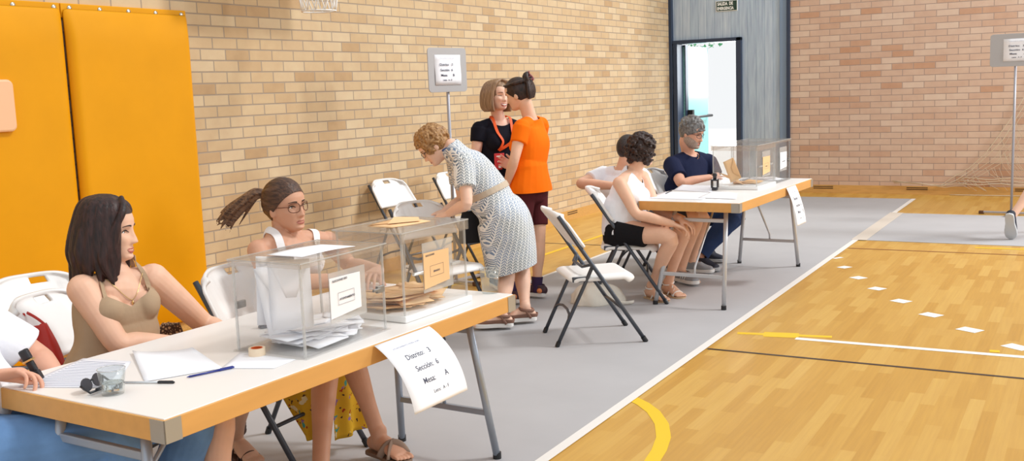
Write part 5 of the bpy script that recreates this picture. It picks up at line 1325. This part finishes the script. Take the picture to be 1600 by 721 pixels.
for i in range(190):     # loose waves falling from the crown
    a = rng.uniform(0, 2*PI); b = rng.uniform(.05, 1.35); w0 = rng.uniform(0, 6); L = rng.uniform(.55, .85); P = []
    for t in np.linspace(0, 1, 8):
        bb = b-L*t; aa = a+.10*math.sin(w0+7*t); rr = 1.0+.05*math.sin(w0*2+8*t)+.035*(1-t)
        P.append((math.cos(bb)*math.sin(aa)*.088*rr, -.018+math.cos(bb)*math.cos(aa)*.110*rr, .028+math.sin(bb)*.112*rr))
    P = [q for q in P if not (q[1] > .058 and q[2] < .050) and q[2] > -.055]
    if len(P) > 3: p.strand(S, P, [.005]+[.0088]*(len(P)-2)+[.003], m=2)
p.part('hair', S, M_h3, lambda X: (lambda L: np.maximum.reduce([L[:, 2]-.050, .062-L[:, 1]+.0*L[:, 2]]))(p.local(X)), vox=.004, solid=0, smooth=0)
M_sand = mat('brown_suede', (136, 100, 84), .85)
for e in 'LR':
    o = shoe(p, j['A'+e], j['T'+e], M_sand, M_solew, high=.046, name='sandal')
    q = sole_frame(j['A'+e], j['T'+e], p.k)
    p.mbp('ankle_strap', MB().tube([q(.045*math.cos(a)-.006, .043*math.sin(a), .072+.006*math.cos(a)) for a in np.linspace(0, 2*PI, 25)[:-1]], .011, 8, True, flat=.9), M_sand, o, smooth=True)
    for s_ in (-1, 1): p.mbp('side_strap', MB().tube([q(-.03, s_*.040, .02), q(-.012, s_*.043, .05), q(.0, s_*.044, .072)], .009, 8), M_sand, o, smooth=True)

# ---------------------------------------------------------------- smiling woman in the black top with the orange lanyard
F5 = -ED*.9+ER*.42; R5 = unit(np.cross(F5, UP))
g5 = at(783, 200, 7.92); gx5 = V(g5[0], g5[1], 0)
j = dict(P=at(783, 293, 7.95), C=at(781, 225, 7.93), N=at(780, 190, 7.93), H=at(778, 150, 7.86), SR=at(748, 201, 7.86), SL=at(815, 201, 8.0))
j['HR'] = j['P']+R5*.09; j['HL'] = j['P']-R5*.09; j['ER'] = at(743, 252, 7.84); j['WR'] = at(756, 296, 7.74); j['EL'] = at(820, 250, 7.92); j['WL'] = at(803, 262, 7.75)
for e, s_ in (('R', 1), ('L', -1)):
    q = gx5+R5*s_*.09; j['K'+e] = V(q[0], q[1], .48)+F5*.02; j['A'+e] = V(q[0], q[1], .09)-F5*.01; j['T'+e] = F5
p = p_blk = Person('smiling person in a black t-shirt with an orange lanyard, standing by the brick wall', gx5[:2], j, FAIR, .0058, k=.98, bust=.058, belly=.02, smile=1, fat=.8, head=(-ED*.80+ER*.58+UP*.02, UP+ER*.05), brow=(110, 80, 58),
    hand_kw=dict(R=dict(d=ER*.5-UP*.9, palm=ER, thumb=-ED), L=dict(d=-ER*.9+UP*.5, palm=-ED*.2+UP*.2-ER*.1-ED, thumb=UP, curl=(25, 30, 20))))
M_blkt = cloth('black_jersey', (22, 22, 32), .2, 16); tee(p, 't_shirt', M_blkt, .014, .40, .12, .085)
M_skirt = cloth('dark_skirt', (40, 38, 46)); S = Sculpt(); j = p.j; p.tors(S, .02, 0, 2); S.loft([j['P'], V(gx5[0], gx5[1], .75), V(gx5[0], gx5[1], .50)], [(.19, .14), (.195, .15), (.19, .16)], R5)
p.part('skirt', S, M_skirt, both(plane(j['P']+UP*.05, -UP), plane((0, 0, .53), UP)), wrinkle=.006)
M_lan = mat('orange_lanyard', (236, 92, 24), .6); f = p.front; bd_ = at(781, 238, 7.66)
bw = on_skin(p, bd_-CF*.5, CF, .026)
for s_ in (-1, 1):
    q = [bw+UP*.02+R5*.004*s_, snap(p, j['C']+R5*s_*.028+UP*.02+F5*.16, .022), snap(p, j['C']+R5*s_*.058+UP*.10+F5*.14, .022), snap(p, j['N']+R5*s_*.070+F5*.03, .018), j['N']+R5*s_*.05-F5*.05+UP*.03, j['N']-F5*.075+UP*.035]
    ribbon(p, q, .022, M_lan, 'lanyard', .023)
M_bdg = mat('red_badge', (206, 62, 66), .4)
bdg = p.mbp('badge', MB().box(bw-UP*.062, (.085, .006, .125), np.stack([R5, F5/np.linalg.norm(F5), UP], 1)), M_bdg, bevel=.003)
fb = unit(F5)
p.mbp('badge_print', MB().box(bw-UP*.022+fb*.004, (.052, .002, .009), np.stack([R5, fb, UP], 1)).box(bw-UP*.062+fb*.004, (.036, .002, .011), np.stack([R5, fb, UP], 1)).box(bw-UP*.098+fb*.004, (.022, .002, .026), np.stack([R5, fb, UP], 1)), M_lw, bdg)
M_h5 = hair_mat('light_brown_bob', (120, 92, 66), (166, 134, 102), (50, 50, 6)); S = Sculpt(); p.cap(S, (.085, .106, .106), (0, -.016, .026))
for e in (1, -1):
    for i in range(9):
        y_ = .050-.016*i; p.strand(S, [(e*.012, y_*.5+.03, .124), (e*.062, y_*.9+.012, .096), (e*.088, y_, .04), (e*.094, y_-.006, -.03), (e*.090, y_-.004, -.085), (e*.078, y_+.006, -.118)], [.010, .018, .019, .020, .019, .008])
for i in range(7): 
    x_ = -.06+.02*i; p.strand(S, [(x_*.3, -.06, .118), (x_, -.112, .05), (x_*1.1, -.118, -.03), (x_*1.05, -.100, -.11)], [.012, .02, .022, .010])
p.part('hair', S, M_h5, lambda X: (lambda L: np.maximum.reduce([np.abs(L[:, 0])-.060, .060-L[:, 1], L[:, 2]-.066]))(p.local(X)), vox=.005, solid=0, smooth=1)
for e in (1, -1): p.mbp('earring', p.headmb(MB().sphere((e*.082, .004, -.052), (.006, .006, .009), 8)), M_gold, smooth=True)
for e in 'LR': shoe(p, j['A'+e], j['T'+e], M_shk, M_solew, high=.07)

# ---------------------------------------------------------------- woman in the orange t-shirt, seen from behind
F6 = unit(-ER*.88+ED*.45); R6 = unit(np.cross(F6, UP))
j = dict(P=at(828, 289, 7.52), C=at(830, 228, 7.50), N=at(829, 188, 7.48), H=at(809, 147, 7.46), SL=at(815, 199, 7.34), SR=at(845, 195, 7.66))
j['HL'] = j['P']-R6*.09; j['HR'] = j['P']+R6*.09; j['EL'] = at(804, 248, 7.30); j['WL'] = at(792, 288, 7.40); j['ER'] = at(838, 245, 7.78); j['WR'] = at(815, 262, 7.80)
j['AR'] = at_z(839, 446, .10); j['AL'] = at_z(800, 455, .10); j['KR'] = at(841, 376, 7.58); j['KL'] = at(812, 380, 7.46); j['TL'] = F6; j['TR'] = F6
p = p_or = Person('person in an orange t-shirt and maroon shorts, standing with the back turned', j['P'][:2], j, LIGHT, .0058, k=.98, bust=.05, head=(-ER*.86+ED*.42-UP*.28, UP*.95-ER*.22), brow=(40, 28, 24), smile=.5,
    hand_kw=dict(L=dict(d=-UP*.9-ER*.3, palm=ED, thumb=-ER), R=dict(d=-ER, palm=UP, thumb=ED)))
M_ort = cloth('orange_jersey', (255, 116, 10), .25, 14); j = p.j; S = Sculpt(); p.tors(S, .022)
p.yoke(S, .008); axp = unit(j['C']-j['P']); S.loft([j['P']+UP*.12, j['P']-UP*.02, j['P']-UP*.12], [(.17, .135), (.215, .150), (.222, .155)], R6)
for e in 'LR': p.arm(S, e, .014, upto=.48)
p.part('t_shirt', S, M_ort, both(plane(j['P']-UP*.045, UP), ball_out(j['N']+UP*.012, .072)), wrinkle=.010, wscale=8)
M_mar = cloth('maroon', (84, 34, 38), .15, 16); legwear(p, 'shorts', M_mar, .008, .72, .003, top=-.012)
M_sock = mat('purple_sock', (54, 34, 72), .9); M_trn = mat('dark_trainer_orange', (70, 44, 52), .6, noise=.3, nscale=26); M_orp = mat('orange_shoe_patch', (232, 140, 84), .6)
for e in 'LR':
    A, K = j['A'+e], j['K'+e]; S = Sculpt(); S.loft([A-UP*.03, A, A+(K-A)*.20], [.043, .040, .044]); p.part('sock', S, M_sock, plane(A+(K-A)*.19, A-K), solid=.003)
    o = shoe(p, A, j['T'+e], M_trn, M_solew, high=.082)
    q = sole_frame(A, j['T'+e], p.k); p.mbp('shoe_patch', MB().sphere(q(-.035, -.028, .04), (.022, .022, .020), 8), M_orp, o, smooth=True)
M_h6 = hair_mat('near_black', (28, 20, 20), (66, 46, 40), (50, 20, 20)); S = Sculpt(); p.cap(S, (.081, .104, .104), (0, -.010, .022))
for i in range(20):
    a = -2.4+4.8*i/19; sx, cy = math.sin(a), math.cos(a)
    p.strand(S, [(.070*sx, .02+.06*cy, .076+.014*cy), (.076*sx, -.035, .080), (.048*sx, -.092, .075), (.010*sx, -.112, .082)], [.007, .012, .014, .012])
for i in range(5):
    x_ = -.04+.02*i; p.strand(S, [(x_, -.095, -.055), (x_*1.2, -.112, -.01), (x_*.8, -.118, .05), (x_*.3, -.105, .10)], [.012, .018, .018, .012])
for i in range(14):     # twisted knot at the crown
    a = 2*PI*i/14; c_ = V(0, -.112, .082); P = [c_+V(math.cos(a+q)*.033, -.016*math.sin(q*2), math.sin(a+q)*.033+.006*math.sin(3*a)) for q in np.linspace(0, 2.2, 5)]
    p.strand(S, [tuple(x) for x in P], [.007, .012, .014, .012, .006], m=2)
p.part('hair', S, M_h6, lambda X: (lambda L: np.maximum.reduce([L[:, 2]*1.0-.95*L[:, 1]+.022, -.045-L[:, 1]]))(p.local(X)), vox=.0048, solid=.004, smooth=1)
M_claw = mat('pink_brown_claw', (150, 84, 84), .4)
cl = Sculpt()
P = [p.hp(.012*math.cos(a)+.0, -.146+.010*math.sin(a*2), .092+.034*math.sin(a)) for a in np.linspace(-1.5, 1.5, 9)]
mb = MB().tube(P, .007, 8); 
for k_ in (2, 4, 6): mb.tube([P[k_], P[k_]+ED*.0-p.HM[:, 0]*.02+p.HM[:, 1]*.02], .004, 6)
p.mbp('hair_claw', mb, M_claw, smooth=True)

# ---------------------------------------------------------------- curly-haired woman in the white sleeveless top
j = dict(P=at(972, 357, 7.36), C=at(981, 307, 7.33), N=at(990, 268, 7.32), H=at(1004, 236, 7.30), SR=at(968, 287, 7.16), SL=at(1004, 277, 7.48))
F8 = unit(V(1, .12, 0)); R8 = unit(np.cross(F8, UP))
j['HR'] = j['P']+R8*.09+F8*.02; j['HL'] = j['P']-R8*.09+F8*.02; j['ER'] = at(994, 334, 7.10); j['WR'] = at(1050, 350, 7.08); j['EL'] = at(1026, 326, 7.36); j['WL'] = at(1062, 342, 7.16)
j['KR'] = at(1048, 372, 7.08); j['KL'] = at(1066, 360, 7.26); j['AR'] = at_z(1018, 450, .085); j['AL'] = at_z(1044, 444, .085); j['TR'] = unit(at_z(1052, 468, 0)-at_z(1014, 458, 0)); j['TL'] = unit(at_z(1078, 459, 0)-at_z(1044, 450, 0))
p = p_cur = Person('person with short dark curls in a white sleeveless top and black shorts, seated', j['P'][:2], j, LIGHT, .0055, k=.98, bust=.05, head=(ER*.80+ED*.60, UP+ER*.10), brow=(50, 34, 28),
    hand_kw=dict(R=dict(d=ER*.85-ED*.1-UP*.35, palm=-UP*.8-ED*.1+ER*-.2, thumb=ED+UP*.4, curl=(18, 30, 20)), L=dict(d=ER*.7-ED*.5-UP*.35, palm=-UP, thumb=-ED-ER*.3, curl=(18, 30, 20))))
j = p.j; M_wsl = cloth('white_sleeveless', (242, 243, 248), .3, 12)
S = Sculpt(); p.tors(S, .018); S.loft([j['P']+UP*.15, j['P']+UP*.0], [(.155, .13), (.175, .145)], R8)
p.part('top', S, M_wsl, both(plane(j['P']-UP*.02, UP-F8*.15), ball_out(j['N']+p.front*.03, .090)), wrinkle=.010, wscale=9)
M_blks = cloth('black_shorts', (26, 25, 28), .2, 16); legwear(p, 'shorts', M_blks, .018, .50, .004)
M_wsd = mat('white_sandal', (236, 232, 226), .6); M_tsl = mat('tan_sole', (190, 160, 126), .7)
strappy(p, 'R', M_wsd, M_tsl, wraps='white'); strappy(p, 'L', M_wsd, M_tsl, wraps='white')
M_h8 = hair_mat('dark_curls', (26, 16, 14), (66, 42, 34), (60, 60, 60)); S = Sculpt(); p.cap(S, (.090, .112, .110), (0, -.016, .016))
for i in range(170):
    a = rng.uniform(0, 2*PI); b = rng.uniform(-.9, 1.5); c_ = V(math.cos(b)*math.sin(a)*.100, -.018+math.cos(b)*math.cos(a)*.118, .010+math.sin(b)*.120)
    if c_[1] > .05 and c_[2] < .05: continue
    d = unit(V(*c_)); t_ = unit(np.cross(d, V(rng.normal(), rng.normal(), rng.normal()))); bb = np.cross(d, t_)
    P = [c_+(t_*math.cos(q)+bb*math.sin(q))*.014+d*.008*math.sin(q*1.3) for q in np.linspace(0, 5, 7)]
    p.strand(S, [tuple(x) for x in P], [.005, .0085, .009, .009, .009, .0085, .005], m=2)
p.part('hair', S, M_h8, lambda X: (lambda L: np.maximum.reduce([L[:, 2]-.055, .05-L[:, 1]]))(p.local(X)), vox=.0045, solid=0, smooth=0)

# ---------------------------------------------------------------- dark-haired man in the white t-shirt
j = dict(P=at(992, 352, 8.05), C=at(972, 306, 8.06), N=at(972, 268, 8.06), H=at(982, 234, 8.02), SL=at(944, 273, 8.18), SR=at(1003, 275, 7.98))
j['HR'] = j['P']+R8*.10+F8*.02; j['HL'] = j['P']-R8*.10+F8*.02; j['EL'] = at(908, 287, 8.02); j['WL'] = at(962, 291, 7.78); j['ER'] = at(1016, 318, 7.88); j['WR'] = at(1052, 334, 7.74)
j['KR'] = at(1086, 342, 7.96); j['KL'] = at(1098, 338, 8.25); j['AR'] = at_z(1064, 424, .10); j['AL'] = at_z(1080, 410, .10); j['TR'] = unit(at_z(1096, 443, 0)-at_z(1060, 436, 0)); j['TL'] = V(.96, .2, 0)
p = p_tee = Person('person with short dark hair in a white t-shirt, elbow over a chair back', j['P'][:2], j, LIGHT, .0058, male=1, k=1.0, head=(ER*.72+ED*.70, UP+ER*.05), brow=(40, 30, 26),
    hand_kw=dict(L=dict(d=ER*.9-ED*.4, palm=-UP, thumb=-ED, curl=(15, 20, 15)), R=dict(d=ER*.8-ED*.2-UP*.3, palm=-UP, thumb=ED, curl=(20, 30, 20))))
tee(p, 't_shirt', M_wtee, .020, .62, .12, wr=.009)
M_dks = cloth('dark_grey_shorts', (58, 58, 64), .2, 16); legwear(p, 'shorts', M_dks, .022, .84, .004)
M_h7 = hair_mat('short_dark', (30, 24, 22), (66, 54, 50), (80, 80, 30)); S = Sculpt(); p.cap(S, (.0795, .103, .102), (0, -.010, .020)); p.part('hair', S, M_h7, p.hairline(1.0, .62, .036), solid=.003)
M_gsh = mat('grey_trainer', (150, 152, 156), .8)
for e in 'LR': shoe(p, p.j['A'+e], p.j['T'+e], M_gsh, M_solew, high=.08, stripe_m=M_solew if e == 'R' else None)
M_wb = mat('dark_wristband', (40, 34, 36), .5); w_ = p.j['WR']*.9+p.j['ER']*.1; d = unit(p.j['WR']-p.j['ER']); s1 = unit(np.cross(d, UP)); s2 = np.cross(d, s1)
p.mbp('wristband', MB().tube([w_+s1*.031*math.cos(a)+s2*.031*math.sin(a) for a in np.linspace(0, 2*PI, 17)[:-1]], .006, 8, True), M_wb, smooth=True)

# ---------------------------------------------------------------- bearded man in the navy polo
j = dict(P=at(1062, 332, 8.92), C=at(1074, 283, 8.90), N=at(1076, 243, 8.88), H=at(1081, 208, 8.78), SR=at(1050, 257, 8.74), SL=at(1106, 252, 9.02))
j['HR'] = j['P']+R8*.10+F8*.02; j['HL'] = j['P']-R8*.10+F8*.02; j['ER'] = at(1066, 287, 8.50); j['WR'] = at(1108, 278, 8.56); j['EL'] = at(1120, 282, 8.92); j['WL'] = at(1140, 284, 8.72)
j['KR'] = at(1144, 336, 8.58); j['KL'] = at(1152, 332, 8.86); j['AR'] = at_z(1092, 404, .10); j['AL'] = at_z(1086, 398, .10)+V(0, .2, 0); j['TR'] = unit(at_z(1130, 419, 0)-at_z(1088, 414, 0)); j['TL'] = V(1, 0, 0)
p = p_polo = Person('person with grey hair, beard and glasses in a navy polo shirt, seated', j['P'][:2], j, RUDDY, .0058, male=1, k=1.06, belly=.06, head=(ER*.78-ED*.58-UP*.30, UP*.95+ER*.18-ED*.12), brow=(110, 104, 100),
    hand_kw=dict(R=dict(d=ER*.95-UP*.05, palm=-UP, thumb=ED, curl=(20, 30, 20)), L=dict(d=ER*.5-ED*.8, palm=-UP, thumb=-ER, curl=(15, 25, 20))))
j = p.j; M_nav = cloth('navy_pique', (28, 34, 62), .2, 16); tee(p, 'polo_shirt', M_nav, .020, .70, .12, .080, .03, wr=.008)
P = [j['N']+UP*.018+p.sv*.070*math.cos(a)+p.front*(.068*math.sin(a)+.012) -UP*.035*max(0, math.sin(a)) for a in np.linspace(0, 2*PI, 25)[:-1]]
p.mbp('collar', MB().tube(P, .012, 8, True, flat=.6), M_nav, smooth=True)
M_jn2 = cloth('dark_denim', (44, 62, 100), .2, 30, noise=.15); legwear(p, 'jeans', M_jn2, .020)
M_nsh = mat('navy_shoe', (34, 38, 54), .7)
for e in 'LR': shoe(p, j['A'+e], j['T'+e], M_nsh, M_soleg, high=.085, k=1.08)
p.glasses((60, 24, 26), .024, .016, .0022)
M_h9 = hair_mat('grey', (84, 82, 82), (140, 138, 136), (60, 60, 30)); S = Sculpt(); p.cap(S, (.084, .106, .108), (0, -.014, .026))
for i in range(60):
    a = rng.uniform(0, 2*PI); b = rng.uniform(.0, 1.5); c_ = V(math.cos(b)*math.sin(a)*.080, -.014+math.cos(b)*math.cos(a)*.102, .024+math.sin(b)*.106); t_ = unit(np.cross(unit(c_), V(rng.normal(), rng.normal(), .3)))
    p.strand(S, [tuple(c_-t_*.02), tuple(c_+unit(c_)*.010), tuple(c_+t_*.022+unit(c_)*.004)], [.006, .010, .005], m=2)
p.part('hair', S, M_h9, p.hairline(1.0, .66, .020), vox=.005, solid=.003, smooth=0)
hv_, hf_ = head_mesh(**p.hk); bv = (hv_*p.hs) @ p.HM.T+p.H; nrm = unit_rows = None
c0 = p.hp(0, -.01, -.02); nn = bv-c0; nn /= np.linalg.norm(nn, axis=1)[:, None]
Lh = hv_
beard_f = lambda X: (lambda L: np.minimum.reduce([.075-np.abs(L[:, 0])*0-np.maximum(0, -L[:, 1])*3, -.054-L[:, 2]+.75*np.maximum(0, np.abs(L[:, 0])-.034), np.hypot(L[:, 0]/.026, (L[:, 2]+.068)/.009)-1]))(p.local(X))
p.part('beard', (bv, nn, hf_), hair_mat('grey_beard', (160, 138, 124), (190, 172, 160), (90, 90, 60)), beard_f, push=.0045, solid=.003)

# ---------------------------------------------------------------- walker leaving at the right edge
A = at(1592, 346, 11.0); tt = at_z(1578, 373, .01); F11 = unit(ER*.62+ED*.78); R11 = unit(np.cross(F11, UP))
tt = at_z(1580, 375, 0); dd_, uu_ = F11*math.cos(1.15)-UP*math.sin(1.15), UP*math.cos(1.15)+F11*math.sin(1.15); A = tt-dd_*.188*1.05+uu_*.075*1.05+UP*.004
j = dict(AL=A, KL=A+F11*.12+ER*.22+UP*.33, TL=F11, pitchL=1.05)
hip = j['KL']+ER*.16+F11*.02+UP*.40
j['P'] = hip+R11*.10+UP*.05; j['HL'] = hip; j['HR'] = hip+R11*.2; j['KR'] = j['HR']+F11*.22-UP*.36; j['AR'] = V(*(j['HR']+F11*.36)[:2], .10); j['TR'] = F11
j['C'] = j['P']+UP*.30+F11*.03; j['N'] = j['P']+UP*.50+F11*.05; j['H'] = j['N']+UP*.16+F11*.03; j['SL'] = j['N']-R11*.19-UP*.05; j['SR'] = j['N']+R11*.19-UP*.05
for e, s_ in (('L', -1), ('R', 1)): j['E'+e] = j['S'+e]-UP*.27+R11*s_*.05; j['W'+e] = j['E'+e]-UP*.22+F11*.10
j['pitchL'] = np.array(1.15)
p = p_walk = Person('person walking off at the right edge, navy trainer and bare calf showing', j['P'][:2], j, FAIR, .008, male=1, k=1.03, head=(F11, UP), hand_kw=dict(L=dict(d=-UP, palm=R11, thumb=F11), R=dict(d=-UP, palm=-R11, thumb=F11)))
tee(p, 't_shirt', M_wtee, .02, .55); legwear(p, 'shorts', M_dks, .02, .75)
S = Sculpt(); p.cap(S, (.080, .103, .103), (0, -.010, .020)); p.part('hair', S, M_h7, p.hairline(1.0, .62, .036), solid=.003)
M_sole2 = mat('light_grey_sole', (196, 198, 200), .6)
shoe(p, p.j['AL'], F11, M_nsh, M_sole2, pitch=1.15, high=.085, k=1.05); shoe(p, p.j['AR'], F11, M_nsh, M_sole2, high=.085, k=1.05)
sc = bpy.context.scene
sc.view_settings.view_transform = 'Standard'; sc.view_settings.look = 'None'; sc.view_settings.gamma = 1; sc.view_settings.use_curve_mapping = False
sc.view_settings.exposure = EXPOSURE
try:
    sc.cycles.use_denoising = True; sc.cycles.transparent_max_bounces = 40; sc.cycles.max_bounces = 10; sc.cycles.caustics_refractive = False; sc.cycles.caustics_reflective = False
except Exception: pass
